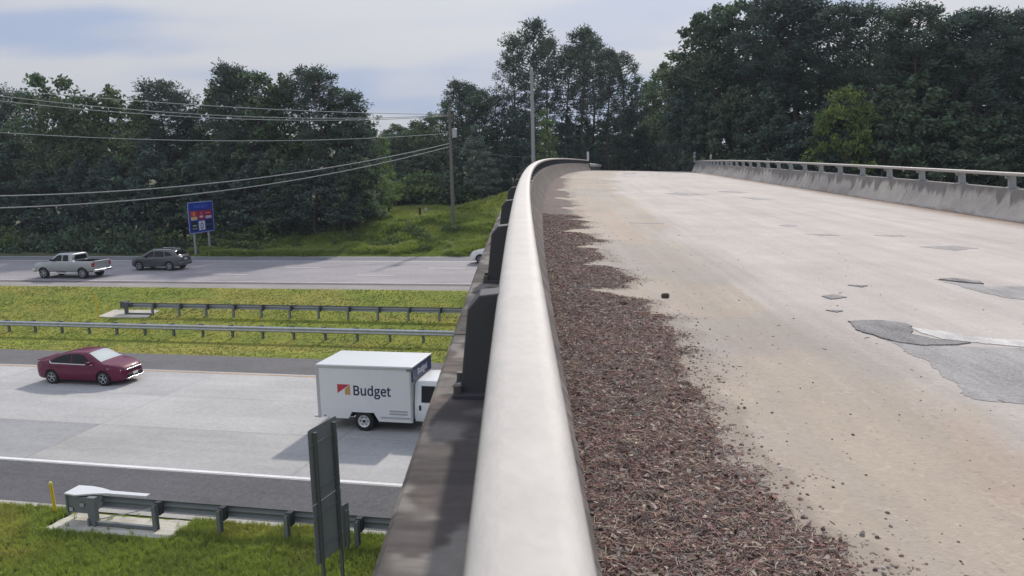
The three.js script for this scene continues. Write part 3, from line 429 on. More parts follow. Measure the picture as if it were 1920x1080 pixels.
// maroon sedan
{
  const o = thing('sedan', 'dark red sedan on the near concrete carriageway', 'car', F(-27.05, 30.6, 0.0), ALONG);
  const S = bodyShape({ rear: -2.3, front: 2.33, n: 64, tumble: 0.42,
    top: [[-2.3, 0.86], [-2.2, 0.98], [-1.75, 1.055], [-1.1, 1.30], [-0.45, 1.44], [0.1, 1.46], [0.45, 1.42], [1.25, 1.03], [1.6, 0.97], [2.1, 0.84], [2.28, 0.70], [2.33, 0.55]],
    belt: [[-2.3, 0.84], [-2.1, 0.94], [-1.3, 0.96], [1.0, 0.915], [1.7, 0.86], [2.33, 0.5]], bot: [[-2.3, 0.42], [-2.15, 0.26], [-1.7, 0.2], [1.9, 0.18], [2.2, 0.22], [2.33, 0.34]],
    half: [[-2.3, 0.60], [-2.2, 0.74], [-1.9, 0.84], [-1.2, 0.895], [1.2, 0.895], [1.8, 0.84], [2.15, 0.72], [2.33, 0.52]] });
  const col = paint(0.115, 0.002, 0.03, { metalness: 0.0, specularIntensity: 0.5, clearcoat: 0.45 }), R = 0.325;
  part('body', carve(S.geo(), [arch(-1.35, 0.37, 3, R), arch(1.35, 0.37, 3, R)]), col, o);
  part('underbody', box(-2.0, 2.0, 0.22, 0.62, -0.62, 0.62), M.black, o);
  for (const sg of [1, -1]) {
    part('side_window', sidePatch(S, [[0.84, 0.965], [0.30, 1.33], [0.06, 1.375], [-0.28, 1.375], [-0.28, 0.985]], sg), M.glass, o);
    part('side_window', sidePatch(S, [[-0.34, 0.985], [-0.34, 1.37], [-0.62, 1.345], [-1.0, 1.235], [-1.32, 1.08], [-1.28, 1.0]], sg), M.glass, o);
    part('window_trim', sidePatch(S, [[0.86, 0.925], [0.86, 0.955], [-1.3, 0.985], [-1.42, 1.08], [-1.455, 1.07], [-1.35, 0.955]], sg, 0.016), M.steel, o);
    part('sill', sidePatch(S, [[-0.95, 0.24], [0.95, 0.23], [0.95, 0.30], [-0.95, 0.31]], sg, 0.02), col, o);
    for (const x of [-0.12, -1.02]) part('door_handle', rbox(x - 0.1, x + 0.1, 0.83, 0.865, sg > 0 ? 0.87 : -0.925, sg > 0 ? 0.925 : -0.87, 0.015), col, o);
    for (const [x, h] of [[0.95, 0.86], [-0.31, 0.93], [-1.05, 0.93]]) part('door_seam', sidePatch(S, [[x, 0.32], [x + 0.012, 0.32], [x + 0.012, h], [x, h]], sg, 0.004), M.black, o);
    part('side_mirror', mirror(0.72, 1.02, 0.86, sg), col, o);
    part('headlight', sidePatch(S, [[2.16, 0.66], [1.62, 0.76], [1.55, 0.80], [1.75, 0.81], [2.14, 0.73]], sg, 0.012), M.lamp, o);
    part('tail_light', sidePatch(S, [[-2.24, 0.75], [-1.85, 0.80], [-1.82, 0.9], [-2.2, 0.89]], sg, 0.012), M.red, o);
  }
  part('windshield', topPatch(S, 1.2, 0.5, (x) => 0.05 + 0.42 * (S.top(x) - S.belt(x)) + 0.05), phy({ color: rgb(0.45, 0.49, 0.5), roughness: 0.16, metalness: 0.75, clearcoat: 1, clearcoatRoughness: 0.05 }), o);
  part('rear_window', topPatch(S, -1.05, -1.68, (x) => 0.1 + 0.42 * (S.top(x) - S.belt(x)) + 0.05), M.glass, o);
  part('spoiler', rbox(-2.27, -2.05, 1.03, 1.055, -0.62, 0.62, 0.01), col, o);
  part('upper_grille', rbox(2.24, 2.33, 0.60, 0.68, -0.42, 0.42, 0.02), M.black, o);
  part('lower_grille', rbox(2.25, 2.36, 0.32, 0.5, -0.5, 0.5, 0.03), M.black, o);
  part('grille_trim', merge([rbox(2.27, 2.37, 0.275, 0.315, -0.55, 0.55, 0.015), rbox(2.26, 2.345, 0.685, 0.71, -0.5, 0.5, 0.01)]), M.chrome, o);
  part('number_plate', rbox(2.35, 2.37, 0.4, 0.52, -0.16, 0.16, 0.004), M.steel, o);
  wheels(o, [[-1.35, 0.79], [1.35, 0.79], [-1.35, -0.79], [1.35, -0.79]], R, 0.215, 0.2);
}
// silver pickup heading left
{
  const o = thing('pickup_truck', 'silver pickup truck with an empty open bed on the far carriageway', 'pickup', F(-48.4, 53.85, plainY(53.85)), BACK);
  const S = bodyShape({ rear: -2.85, front: 2.75, n: 190, tumble: 0.30,
    top: [[-2.85, 1.36], [-1.02, 1.36], [-0.99, 1.40], [-0.93, 1.86], [-0.84, 1.92], [-0.6, 1.95], [0.3, 1.95], [0.55, 1.89], [1.2, 1.38], [1.35, 1.33], [2.3, 1.24], [2.6, 1.16], [2.75, 0.98]],
    belt: [[-2.85, 1.34], [-1.0, 1.34], [1.1, 1.28], [2.75, 0.95]], bot: [[-2.85, 0.62], [-2.5, 0.52], [2.4, 0.50], [2.75, 0.5]], half: [[-2.85, 0.95], [-2.6, 0.99], [2.0, 0.99], [2.5, 0.95], [2.75, 0.82]] });
  const col = paint(0.36, 0.38, 0.40, { metalness: 0.45, roughness: 0.4 }), R = 0.41;
  part('body', carve(S.geo(), [arch(-1.82, 0.49, 3, R), arch(1.76, 0.49, 3, R), box(-2.74, -1.08, 0.88, 1.4, -0.80, 0.80)]), col, o);
  part('underbody', box(-2.5, 2.4, 0.48, 0.86, -0.62, 0.62), M.black, o);
  part('bed_liner', box(-2.735, -1.085, 0.86, 0.885, -0.795, 0.795), M.black, o);
  for (const sg of [1, -1]) {
    part('side_window', sidePatch(S, [[0.98, 1.37], [0.42, 1.80], [0.2, 1.83], [0.02, 1.83], [0.02, 1.37]], sg), M.glass, o);
    part('side_window', sidePatch(S, [[-0.08, 1.37], [-0.08, 1.83], [-0.55, 1.83], [-0.62, 1.37]], sg), M.glass, o);
    part('tail_light', rbox(-2.87, -2.70, 0.92, 1.24, sg > 0 ? 0.80 : -0.985, sg > 0 ? 0.985 : -0.80, 0.02), M.red, o);
    for (const [x, h] of [[1.06, 1.27], [-0.03, 1.32], [-0.72, 1.33], [-0.98, 1.33]]) part('door_seam', sidePatch(S, [[x, 0.58], [x + 0.014, 0.58], [x + 0.014, h], [x, h]], sg, 0.004), M.black, o);
    part('headlight', rbox(2.58, 2.73, 0.86, 1.08, sg > 0 ? 0.6 : -0.86, sg > 0 ? 0.86 : -0.6, 0.03), M.lamp, o);
    part('side_mirror', mirror(0.85, 1.46, 0.96, sg), M.black, o);
    part('step_bar', cyl(V3(-1.25, 0.42, sg * 0.93), V3(1.2, 0.42, sg * 0.93), 0.045), M.steel, o);
  }
  part('windshield', topPatch(S, 1.14, 0.56, (x) => 0.05 + 0.3 * (S.top(x) - S.belt(x)) + 0.05), M.glass, o);
  part('rear_window', grid(1, 1, (i, j) => [i ? -0.975 : -1.018, i ? 1.80 : 1.46, j ? 0.66 - 0.08 * i : -0.66 + 0.08 * i]), M.glass, o);
  part('tailgate', rbox(-2.88, -2.80, 0.72, 1.36, -0.78, 0.78, 0.02), col, o);
  part('rear_bumper', rbox(-3.02, -2.8, 0.52, 0.70, -0.94, 0.94, 0.04), M.chrome, o);
  part('front_bumper', rbox(2.62, 2.86, 0.48, 0.74, -0.93, 0.93, 0.05), M.chrome, o);
  part('grille', rbox(2.68, 2.78, 0.78, 1.08, -0.56, 0.56, 0.03), M.black, o);
  part('number_plate', rbox(-3.035, -3.0, 0.56, 0.68, -0.15, 0.15, 0.004), M.steel, o);
  wheels(o, [[-1.82, 0.86], [1.76, 0.86], [-1.82, -0.86], [1.76, -0.86]], R, 0.27, 0.27, { spokes: 6 });
}
// charcoal crossover heading left
function crossover(label, pos, col, turn) {
  const o = thing('suv', label, 'car', pos, turn);
  const S = bodyShape({ rear: -2.36, front: 2.36, n: 64, tumble: 0.36,
    top: [[-2.36, 0.95], [-2.3, 1.08], [-2.12, 1.22], [-1.75, 1.60], [-1.4, 1.69], [-0.4, 1.73], [0.2, 1.70], [0.5, 1.62], [1.3, 1.15], [1.6, 1.09], [2.1, 0.98], [2.3, 0.82], [2.36, 0.66]],
    belt: [[-2.36, 0.92], [-2.1, 1.14], [1.1, 1.04], [1.8, 0.98], [2.36, 0.6]], bot: [[-2.36, 0.5], [-2.2, 0.34], [2.1, 0.28], [2.36, 0.4]], half: [[-2.36, 0.72], [-2.2, 0.86], [-1.7, 0.935], [1.4, 0.935], [2.0, 0.86], [2.25, 0.72], [2.36, 0.6]] });
  const R = 0.365;
  part('body', carve(S.geo(), [arch(-1.42, 0.43, 3, R), arch(1.42, 0.43, 3, R)]), col, o);
  part('underbody', box(-2.05, 2.05, 0.3, 0.7, -0.62, 0.62), M.black, o);
  for (const sg of [1, -1]) {
    part('side_window', sidePatch(S, [[0.95, 1.11], [0.38, 1.52], [0.02, 1.575], [0.02, 1.12]], sg), M.glass, o);
    part('side_window', sidePatch(S, [[-0.06, 1.12], [-0.06, 1.58], [-0.85, 1.56], [-0.98, 1.14]], sg), M.glass, o);
    part('side_window', sidePatch(S, [[-1.07, 1.16], [-0.95, 1.55], [-1.4, 1.5], [-1.78, 1.25]], sg), M.glass, o);
    part('tail_light', sidePatch(S, [[-2.28, 0.88], [-1.9, 0.98], [-1.88, 1.1], [-2.22, 1.06]], sg), M.red, o);
    part('headlight', sidePatch(S, [[2.2, 0.74], [1.72, 0.86], [1.75, 0.94], [2.16, 0.84]], sg), M.lamp, o);
    part('side_mirror', mirror(0.78, 1.17, 0.9, sg), col, o);
    part('roof_rail', cyl(V3(-1.5, 1.70, sg * 0.60), V3(0.1, 1.74, sg * 0.62), 0.018, 0.018, 8), M.steel, o);
    for (const [x, h] of [[1.0, 0.98], [-0.02, 1.06], [-1.1, 1.08]]) part('door_seam', sidePatch(S, [[x, 0.42], [x + 0.012, 0.42], [x + 0.012, h], [x, h]], sg, 0.004), M.black, o);
  }
  part('windshield', topPatch(S, 1.25, 0.55, (x) => 0.08 + 0.36 * (S.top(x) - S.belt(x)) + 0.05), M.glass, o);
  part('rear_window', topPatch(S, -1.78, -2.1, (x) => 0.1 + 0.36 * (S.top(x) - S.belt(x)) + 0.05), M.glass, o);
  part('rear_bumper', rbox(-2.42, -2.2, 0.42, 0.66, -0.82, 0.82, 0.06), col, o);
  part('grille', rbox(2.28, 2.38, 0.42, 0.72, -0.5, 0.5, 0.03), M.black, o);
  part('number_plate', rbox(-2.40, -2.36, 0.84, 0.96, -0.15, 0.15, 0.004), M.steel, o);
  wheels(o, [[-1.42, 0.82], [1.42, 0.82], [-1.42, -0.82], [1.42, -0.82]], R, 0.24, 0.22);
  return o;
}
crossover('charcoal SUV on the far carriageway behind the silver pickup', F(-43.4, 58.1, plainY(58.1)), paint(0.06, 0.065, 0.07, { metalness: 0.4 }), BACK);
crossover('white car on the far carriageway half hidden by the bridge parapet', F(-15.35, 62.5, plainY(62.5)), paint(0.75, 0.75, 0.74, { metalness: 0 }), BACK);

// white rental box truck heading right
const font = await new FontLoader().loadAsync('fonts/droid/droid_sans_bold.typeface.json');
const fontR = await new FontLoader().loadAsync('fonts/droid/droid_sans_regular.typeface.json');
{
  const o = thing('box_truck', 'white rental box truck with lettering on its side, passing under the bridge', 'truck', F(-11.5, 26.75, 0.0), ALONG);
  const white = phy({ map: colorTex(256, 256, (u, v) => { const k = 0.97 + 0.06 * (fbm(u * 6, v * 20, 3, 701) - 0.5); return [0.76 * k, 0.77 * k, 0.775 * k]; }), color: 0xffffff, roughness: 0.4, clearcoat: 0.5, clearcoatRoughness: 0.2 }), trim = std({ color: rgb(0.5, 0.51, 0.52), metalness: 0.4, roughness: 0.5 }), navy = std({ color: rgb(0.03, 0.045, 0.14), roughness: 0.5 }), ink = std({ color: rgb(0.018, 0.022, 0.075), roughness: 0.55 });
  const x0 = -1.72, x1 = 1.86, zb = 1.06, yb = 0.45, yt = 2.38;     // cargo body; x = 0 is the rear axle
  const side = new THREE.Shape([[x0, yb], [-0.58, yb], [-0.44, 0.70], [0.40, 0.70], [0.58, yb - 0.06], [x1, yb - 0.06], [x1, yt], [x0, yt]].map(([x, y]) => new THREE.Vector2(x, y)));
  for (const sg of [1, -1]) { const g = new THREE.ExtrudeGeometry(side, { depth: 0.03, bevelEnabled: false }).translate(0, 0, sg > 0 ? zb - 0.03 : -zb); part('side_panel', g, white, o); }
  part('roof_panel', rbox(x0 - 0.02, x1 + 0.06, yt - 0.02, yt + 0.05, -zb - 0.02, zb + 0.02, 0.03), white, o);
  part('bulkhead', box(x1 - 0.03, x1, 0.5, yt - 0.021, -zb + 0.031, zb - 0.031), white, o);
  part('header_panel', rbox(x1 + 0.002, x1 + 0.05, 1.86, yt - 0.05, -zb + 0.04, zb - 0.04, 0.01), navy, o);
  part('header_lettering', new TextGeometry('Budget', { font, size: 0.22, depth: 0.006, curveSegments: 4 }).translate(-0.52, 0, 0).rotateY(Math.PI / 2).translate(x1 + 0.052, 2.02, 0), std({ color: rgb(0.55, 0.58, 0.65), roughness: 0.5 }), o);
  part('rear_door', box(x0 + 0.02, x0 + 0.05, 0.55, yt - 0.021, -zb + 0.031, zb - 0.031), white, o);
  part('cargo_floor', box(x0 + 0.06, x1 - 0.04, 0.76, 0.8, -zb + 0.031, zb - 0.031), M.black, o);
  for (const sg of [1, -1]) {
    part('rear_corner_post', rbox(x0 - 0.035, x0 + 0.075, yb - 0.02, yt - 0.022, sg > 0 ? zb - 0.02 : -zb - 0.012, sg > 0 ? zb + 0.012 : -zb + 0.02, 0.008), trim, o);
    part('front_corner_post', rbox(x1 - 0.06, x1 + 0.012, yb - 0.05, yt - 0.022, sg > 0 ? zb - 0.02 : -zb - 0.012, sg > 0 ? zb + 0.012 : -zb + 0.02, 0.008), trim, o);
    part('roof_edge_trim', rbox(x0 + 0.08, x1 - 0.07, yt - 0.09, yt - 0.022, sg > 0 ? zb - 0.01 : -zb - 0.014, sg > 0 ? zb + 0.014 : -zb + 0.01, 0.006), trim, o);
    part('roof_corner_cap', rbox(x1 - 0.16, x1 + 0.05, yt - 0.13, yt - 0.024, sg > 0 ? zb - 0.1 : -zb - 0.024, sg > 0 ? zb + 0.024 : -zb + 0.1, 0.02), std({ color: rgb(0.2, 0.2, 0.21), roughness: 0.6 }), o);
    part('skirt_rail', rbox(0.66, x1 - 0.08, yb + 0.06, yb + 0.135, sg > 0 ? zb - 0.01 : -zb - 0.012, sg > 0 ? zb + 0.012 : -zb + 0.01, 0.005), trim, o);
    // mark: a rectangle split by a diagonal, red above, tan wedge at its lower right; then the name
    const zf = sg > 0 ? zb + 0.002 : -zb - 0.002, dir = (x) => sg > 0 ? x : 0.45 - x;
    const tri = (pts, mat, nm) => part(nm, new THREE.ExtrudeGeometry(new THREE.Shape(pts.map(([x, y]) => new THREE.Vector2(dir(x), y))), { depth: 0.004, bevelEnabled: false }).translate(0, 0, sg > 0 ? zf : zf - 0.004), mat, o);
    tri([[-0.95, 1.71], [-0.47, 1.71], [-0.95, 1.38]], std({ color: rgb(0.50, 0.035, 0.05), roughness: 0.5 }), 'logo_red_triangle');
    tri([[-0.46, 1.70], [-0.46, 1.33], [-0.66, 1.33], [-0.66, 1.54]], std({ color: rgb(0.52, 0.30, 0.11), roughness: 0.5 }), 'logo_tan_wedge');
    const tx = new TextGeometry('Budget', { font: fontR, size: 0.345, depth: 0.005, curveSegments: 6, bevelEnabled: true, bevelSize: 0.009, bevelThickness: 0.001, bevelSegments: 1 }); tx.computeBoundingBox(); tx.scale(1.45 / tx.boundingBox.max.x, 1, 1);
    if (sg > 0) tx.translate(-0.37, 1.33, zb + 0.002); else tx.rotateY(Math.PI).translate(1.3, 1.33, -zb - 0.002);
    part('lettering', tx, ink, o);
    const small = std({ color: rgb(0.36, 0.38, 0.4), roughness: 0.6 });
    for (const yy of [0.76, 0.66]) part('vent_slot', rbox(1.0, 1.68, yy, yy + 0.06, sg > 0 ? zb - 0.01 : -zb - 0.008, sg > 0 ? zb + 0.008 : -zb + 0.01, 0.004), small, o);
    part('marker_lamp', rbox(x0 + 0.2, x0 + 0.28, yb + 0.06, yb + 0.1, sg > 0 ? zb : -zb - 0.012, sg > 0 ? zb + 0.012 : -zb, 0.004), M.red, o);
    part('wheel_housing', new THREE.ExtrudeGeometry(new THREE.Shape([[-0.6, 0.40], [-0.455, 0.705], [0.415, 0.705], [0.6, 0.40]].map(([x, y]) => new THREE.Vector2(x, y))), { depth: 0.02, bevelEnabled: false }).translate(0, 0, sg > 0 ? 0.48 : -0.5), M.black, o);
  }
  part('chassis', merge([box(x0, 4.0, 0.40, 0.56, -0.5, -0.38), box(x0, 4.0, 0.40, 0.56, 0.38, 0.5), box(-0.1, 0.1, 0.28, 0.4, -0.9, 0.9), box(0.8, 1.7, 0.28, 0.56, -0.36, 0.36), box(0.5, 1.6, 0.24, 0.5, 0.52, 0.9), box(-1.5, -0.7, 0.3, 0.52, -0.36, 0.36)]), M.black, o);
  part('rear_bumper', merge([rbox(x0 - 0.26, x0 - 0.04, 0.40, 0.46, -0.95, 0.95, 0.02), box(x0 - 0.06, x0 + 0.1, 0.36, 0.5, -0.6, -0.5), box(x0 - 0.06, x0 + 0.1, 0.36, 0.5, 0.5, 0.6)]), trim, o);
  const S = bodyShape({ rear: 1.92, front: 4.46, n: 60, tumble: 0.16,
    top: [[1.92, 1.80], [2.0, 1.88], [2.7, 1.90], [3.0, 1.86], [3.7, 1.22], [3.85, 1.16], [4.25, 1.06], [4.4, 0.94], [4.46, 0.80]], belt: [[1.92, 1.10], [3.7, 1.06], [4.46, 0.74]], bot: [[1.92, 0.38], [4.25, 0.36], [4.46, 0.42]], half: [[1.92, 0.98], [3.65, 0.98], [4.15, 0.93], [4.46, 0.80]] });
  part('cab', carve(S.geo(), [arch(3.36, 0.43, 3, 0.37)]), white, o);
  part('cab_floor', box(2.05, 4.15, 0.38, 0.72, -0.62, 0.62), M.black, o);
  for (const sg of [1, -1]) {
    part('side_window', sidePatch(S, [[3.3, 1.12], [2.9, 1.62], [2.74, 1.70], [2.16, 1.70], [2.16, 1.12]], sg), M.glass, o);
    part('door_handle', rbox(2.08, 2.16, 0.84, 1.02, sg > 0 ? 0.95 : -1.0, sg > 0 ? 1.0 : -0.95, 0.02), M.black, o);
    for (const [x, h] of [[2.03, 1.75], [3.36, 1.06]]) part('door_seam', sidePatch(S, [[x, 0.5], [x + 0.014, 0.5], [x + 0.014, h], [x, h]], sg, 0.004), trim, o);
    part('side_mirror', mirror(3.25, 1.25, 1.02, sg), M.black, o);
    part('headlight', rbox(4.3, 4.44, 0.68, 0.9, sg > 0 ? 0.58 : -0.84, sg > 0 ? 0.84 : -0.58, 0.03), M.lamp, o);
  }
  part('windshield', topPatch(S, 3.64, 3.04, (x) => 0.08 + 0.16 * (S.top(x) - S.belt(x))), M.glass, o);
  part('grille', rbox(4.4, 4.49, 0.58, 0.88, -0.52, 0.52, 0.03), M.black, o);
  part('front_bumper', rbox(4.34, 4.58, 0.36, 0.56, -0.9, 0.9, 0.05), trim, o);
  wheels(o, [[0, 0.94], [3.36, 0.86], [0, -0.94], [3.36, -0.86]], 0.37, 0.225, 0.23, { plain: true, mat: std({ color: rgb(0.62, 0.62, 0.62), metalness: 0.3, roughness: 0.5 }) });
  wheels(o, [[0, 0.66], [0, -0.66]], 0.37, 0.225, 0.22, { plain: true, mat: M.black });
}
// ------------------------------------------------------------------ guardrails: W-beam panels on blocked-out posts
const galv = std({ color: rgb(0.50, 0.52, 0.54), metalness: 0.45, roughness: 0.5, map: colorTex(256, 256, (u, v) => { const k = 0.9 + 0.3 * (fbm(u * 12, v * 12, 4, 801, 12, 12) - 0.5); return [k, k, k * 1.01]; }, [0.4, 0.4]) });
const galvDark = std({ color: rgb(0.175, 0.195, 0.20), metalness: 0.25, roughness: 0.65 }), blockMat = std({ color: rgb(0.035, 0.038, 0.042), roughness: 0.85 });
const wProf = [[0, -0.156], [0.014, -0.142], [0.03, -0.138], [0.075, -0.105], [0.083, -0.078], [0.075, -0.05], [0.02, -0.018], [0.014, 0], [0.02, 0.018], [0.075, 0.05], [0.083, 0.078], [0.075, 0.105], [0.03, 0.138], [0.014, 0.142], [0, 0.156]];
function beam(L) {                              // along +x, bulging to +z
  const back = wProf.map(([z, y], i) => { const a = wProf[Math.max(0, i - 1)], b = wProf[Math.min(wProf.length - 1, i + 1)], dz = b[0] - a[0], dy = b[1] - a[1], l = Math.hypot(dz, dy); return [z - dy / l * 0.004, y + dz / l * 0.004]; }).reverse();
  const ring = [...wProf, ...back, wProf[0]]; return toCreasedNormals(strip(grid(1, ring.length - 1, (i, j) => [i * L, ring[j][1], ring[j][0], i * L, j * 0.03])), 0.9);
}
const iPost = (() => { const s = new THREE.Shape([[-0.05, -0.075], [0.05, -0.075], [0.05, -0.067], [0.004, -0.067], [0.004, 0.067], [0.05, 0.067], [0.05, 0.075], [-0.05, 0.075], [-0.05, 0.067], [-0.004, 0.067], [-0.004, -0.067], [-0.05, -0.067]].map(([x, y]) => new THREE.Vector2(x, y))); return new THREE.ExtrudeGeometry(s, { depth: 1.25, bevelEnabled: false }).rotateX(-Math.PI / 2).translate(0, -0.5, 0); })();
function guardrail(label, a0, panels, n, face, opt = {}) {          // face +1: the beam faces the camera side
  const y0 = terrainY(a0 + 5, n), o = thing('guardrail', label, 'guardrail', F(a0, n, y0), ALONG), g = beam(3.83), skip = opt.skip ?? 0;
  for (let i = 0; i < panels; i++) { const p = part('rail_panel', g, opt.mat ?? galv, o); p.position.set(i * 3.81, 0.60 + (i % 2) * 0.0005, face * (0.30 + (i % 2) * 0.004)); if (face < 0) p.rotation.x = Math.PI; }
  const bolt = new THREE.SphereGeometry(0.022, 8, 6), block = rbox(-0.075, 0.075, 0.42, 0.78, -0.10, 0.10, 0.012);
  for (let i = skip; i <= panels * 2; i++) {
    const p = part('guardrail_post', iPost, opt.post ?? galvDark, o); p.position.set(i * 1.905, 0, 0);
    part('block', block, blockMat, p).position.set(0, 0.0, face * 0.18);
    part('bolt', bolt, galv, p).position.set(0, 0.6, face * 0.322);
  }
  return o;
}
// near one, seen from behind: posts in front of the beam, a terminal head at its left end
const padMat = std({ map: speckle([0.50, 0.47, 0.40], 0.3, 811, 0.35, 512, 3), roughness: 0.95, bumpMap: fineBump, bumpScale: 0.006 });
function pad(label, a0, a1, n0, n1, y, seed) {
  const r = rng(seed), pts = []; const edge = [[a0, n0], [a1, n0 + 0.15], [a1 - 0.05, n1], [a0 + 0.1, n1 - 0.08]];
  edge.forEach((p, i) => { const q = edge[(i + 1) % 4]; for (let k = 0; k < 14; k++) pts.push(new THREE.Vector2(lerp(p[0], q[0], k / 14) + (r() - 0.5) * 0.08, lerp(p[1], q[1], k / 14) + (r() - 0.5) * 0.08)); });
  const g = new THREE.ExtrudeGeometry(new THREE.Shape(pts), { depth: 0.1, bevelEnabled: true, bevelSize: 0.015, bevelThickness: 0.012, bevelSegments: 2 }), p = g.attributes.position, nn = g.attributes.normal;
  for (let i = 0; i < p.count; i++) { const a = p.getX(i), n = p.getY(i), z = p.getZ(i); p.setXYZ(i, ...F(a, n, y(n) - 0.06 + z + 0.02 * (vn(a * 1.5, n * 1.5, 5) - 0.5))); }
  g.computeVertexNormals(); const m = shade(new THREE.Mesh(g, padMat)); m.name = numbered('concrete_pad'); scene.add(m); return tag(m, label, 'concrete pad');
}
function terminal(o, face, dark) {                // impact head with a feed chute, bearing strut and anchor post
  const head = merge([rbox(-0.82, -0.12, 0.33, 0.80, face * 0.30 - 0.26, face * 0.30 + 0.26, 0.02), rbox(-0.86, -0.80, 0.28, 0.85, face * 0.30 - 0.30, face * 0.30 + 0.30, 0.015)]);
  const h = part('impact_head', head, dark, o);
  const roof = new THREE.ExtrudeGeometry(new THREE.Shape([[-0.88, -0.27], [-0.5, -0.33], [-0.05, -0.16], [0.3, -0.085], [1.5, -0.075], [1.5, 0.075], [0.3, 0.085], [-0.05, 0.2], [-0.4, 0.27], [-0.88, 0.27]].map(([x, y]) => new THREE.Vector2(x, y))), { depth: 0.03, bevelEnabled: true, bevelSize: 0.008, bevelThickness: 0.008, bevelSegments: 2 }).rotateX(-Math.PI / 2).translate(0, 0.845, face * 0.30);
  part('head_cover', roof, std({ color: rgb(0.66, 0.66, 0.67), metalness: 0.15, roughness: 0.45 }), o);
  part('brace', merge([rbox(-0.75, -0.66, 0.40, 0.48, face * 0.30 - face * 0.29, face * 0.30 - face * 0.26, 0.005), rbox(-0.4, -0.3, 0.55, 0.62, face * 0.30 - face * 0.29, face * 0.30 - face * 0.26, 0.005)]), galv, h);
  part('bearing_strut', rbox(0.06, 1.85, 0.06, 0.16, -0.05, 0.05, 0.01), dark, o);
  part('anchor_post', merge([rbox(-0.12, 0.12, -0.3, 0.84, -0.07, 0.07, 0.01), box(-0.12, -0.06, -0.1, 0.26, 0.07, 0.11), box(0.06, 0.12, -0.1, 0.26, 0.07, 0.11)]), dark, o);
  part('anchor_cable', cyl(V3(0.0, 0.14, face * 0.14), V3(1.75, 0.56, face * 0.26), 0.014, 0.014, 8), galv, o);
}
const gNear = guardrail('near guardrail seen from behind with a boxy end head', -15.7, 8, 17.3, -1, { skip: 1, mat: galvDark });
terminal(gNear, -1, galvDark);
pad('pale concrete pad under the near guardrail end', -16.95, -13.1, 16.82, 17.95, (n) => terrainY(-15, 17), 3);
guardrail('long bright guardrail facing the near lanes across the median', -98, 30, 39.95, 1, {});
const gFar = guardrail('grey median guardrail seen from behind, ending on a small pad', -35.4, 9, 43.6, -1, { skip: 1, mat: std({ color: rgb(0.30, 0.32, 0.34), metalness: 0.4, roughness: 0.55 }), post: std({ color: rgb(0.24, 0.26, 0.27), metalness: 0.3, roughness: 0.6 }) });
{ const d = std({ color: rgb(0.10, 0.105, 0.11), metalness: 0.2, roughness: 0.7 });
  part('end_head', merge([rbox(-0.55, -0.1, 0.42, 0.84, -0.5, -0.12, 0.02), rbox(-0.1, 0.2, 0.50, 0.76, -0.42, -0.2, 0.02)]), d, gFar);
  part('anchor_post', rbox(-0.1, 0.1, -0.3, 0.82, -0.08, 0.08, 0.01), d, gFar); part('bearing_strut', rbox(0.1, 1.85, 0.05, 0.15, -0.05, 0.05, 0.01), d, gFar); }
pad('thin pale pad under the median guardrail end', -37.1, -33.6, 43.0, 44.5, (n) => terrainY(-35, 43.9) - 0.0 + 0.14 * (n - 43.9), 5);
// approach guardrail past the end of the left parapet
{
  const o = thing('guardrail', 'short guardrail leading off the far end of the left parapet', 'guardrail', B(85.2, 0.0, 0));
  for (let i = 0; i < 4; i++) { const p0 = V3(...B(85.2 + i * 3.81, 0.12 - i * 0.05, 0.6)), p1 = V3(...B(85.2 + (i + 1) * 3.81, 0.12 - (i + 1) * 0.05, 0.6)), b0 = V3(...B(85.2, 0, 0)); const q = part('rail_panel', beam(3.83), galv, o); q.position.copy(p0).sub(b0); q.quaternion.setFromUnitVectors(V3(1, 0, 0), p1.clone().sub(p0).normalize()); }
  for (let i = 0; i < 8; i++) { const q = V3(...B(86 + i * 1.905, -0.2, 0)).sub(V3(...B(85.2, 0, 0))); part('guardrail_post', iPost, galvDark, o).position.copy(q); }
}
// ------------------------------------------------------------------ marker posts
const yellowMat = std({ color: rgb(0.62, 0.44, 0.02), roughness: 0.55 });
function markerPost(label, a, n, h, r) { const o = thing('marker_post', label, 'post', F(a, n, terrainY(a, n)), 0, 'thin yellow marker posts'); o.rotation.z = 0.05; part('shaft', new THREE.CylinderGeometry(r, r, h, 12).translate(0, h / 2 - 0.1, 0), yellowMat, o); part('cap', new THREE.SphereGeometry(r * 1.04, 12, 8).scale(1, 1.2, 1).translate(0, h - 0.1, 0), std({ color: rgb(0.72, 0.62, 0.2), roughness: 0.5 }), o); }
markerPost('yellow post left of the near guardrail end head', -17.3, 17.7, 1.05, 0.045);
markerPost('taller yellow post in the median left of the small pad', -36.5, 42.4, 1.9, 0.04);
markerPost('short yellow post in the median to the right', -25.8, 42.9, 0.42, 0.035);

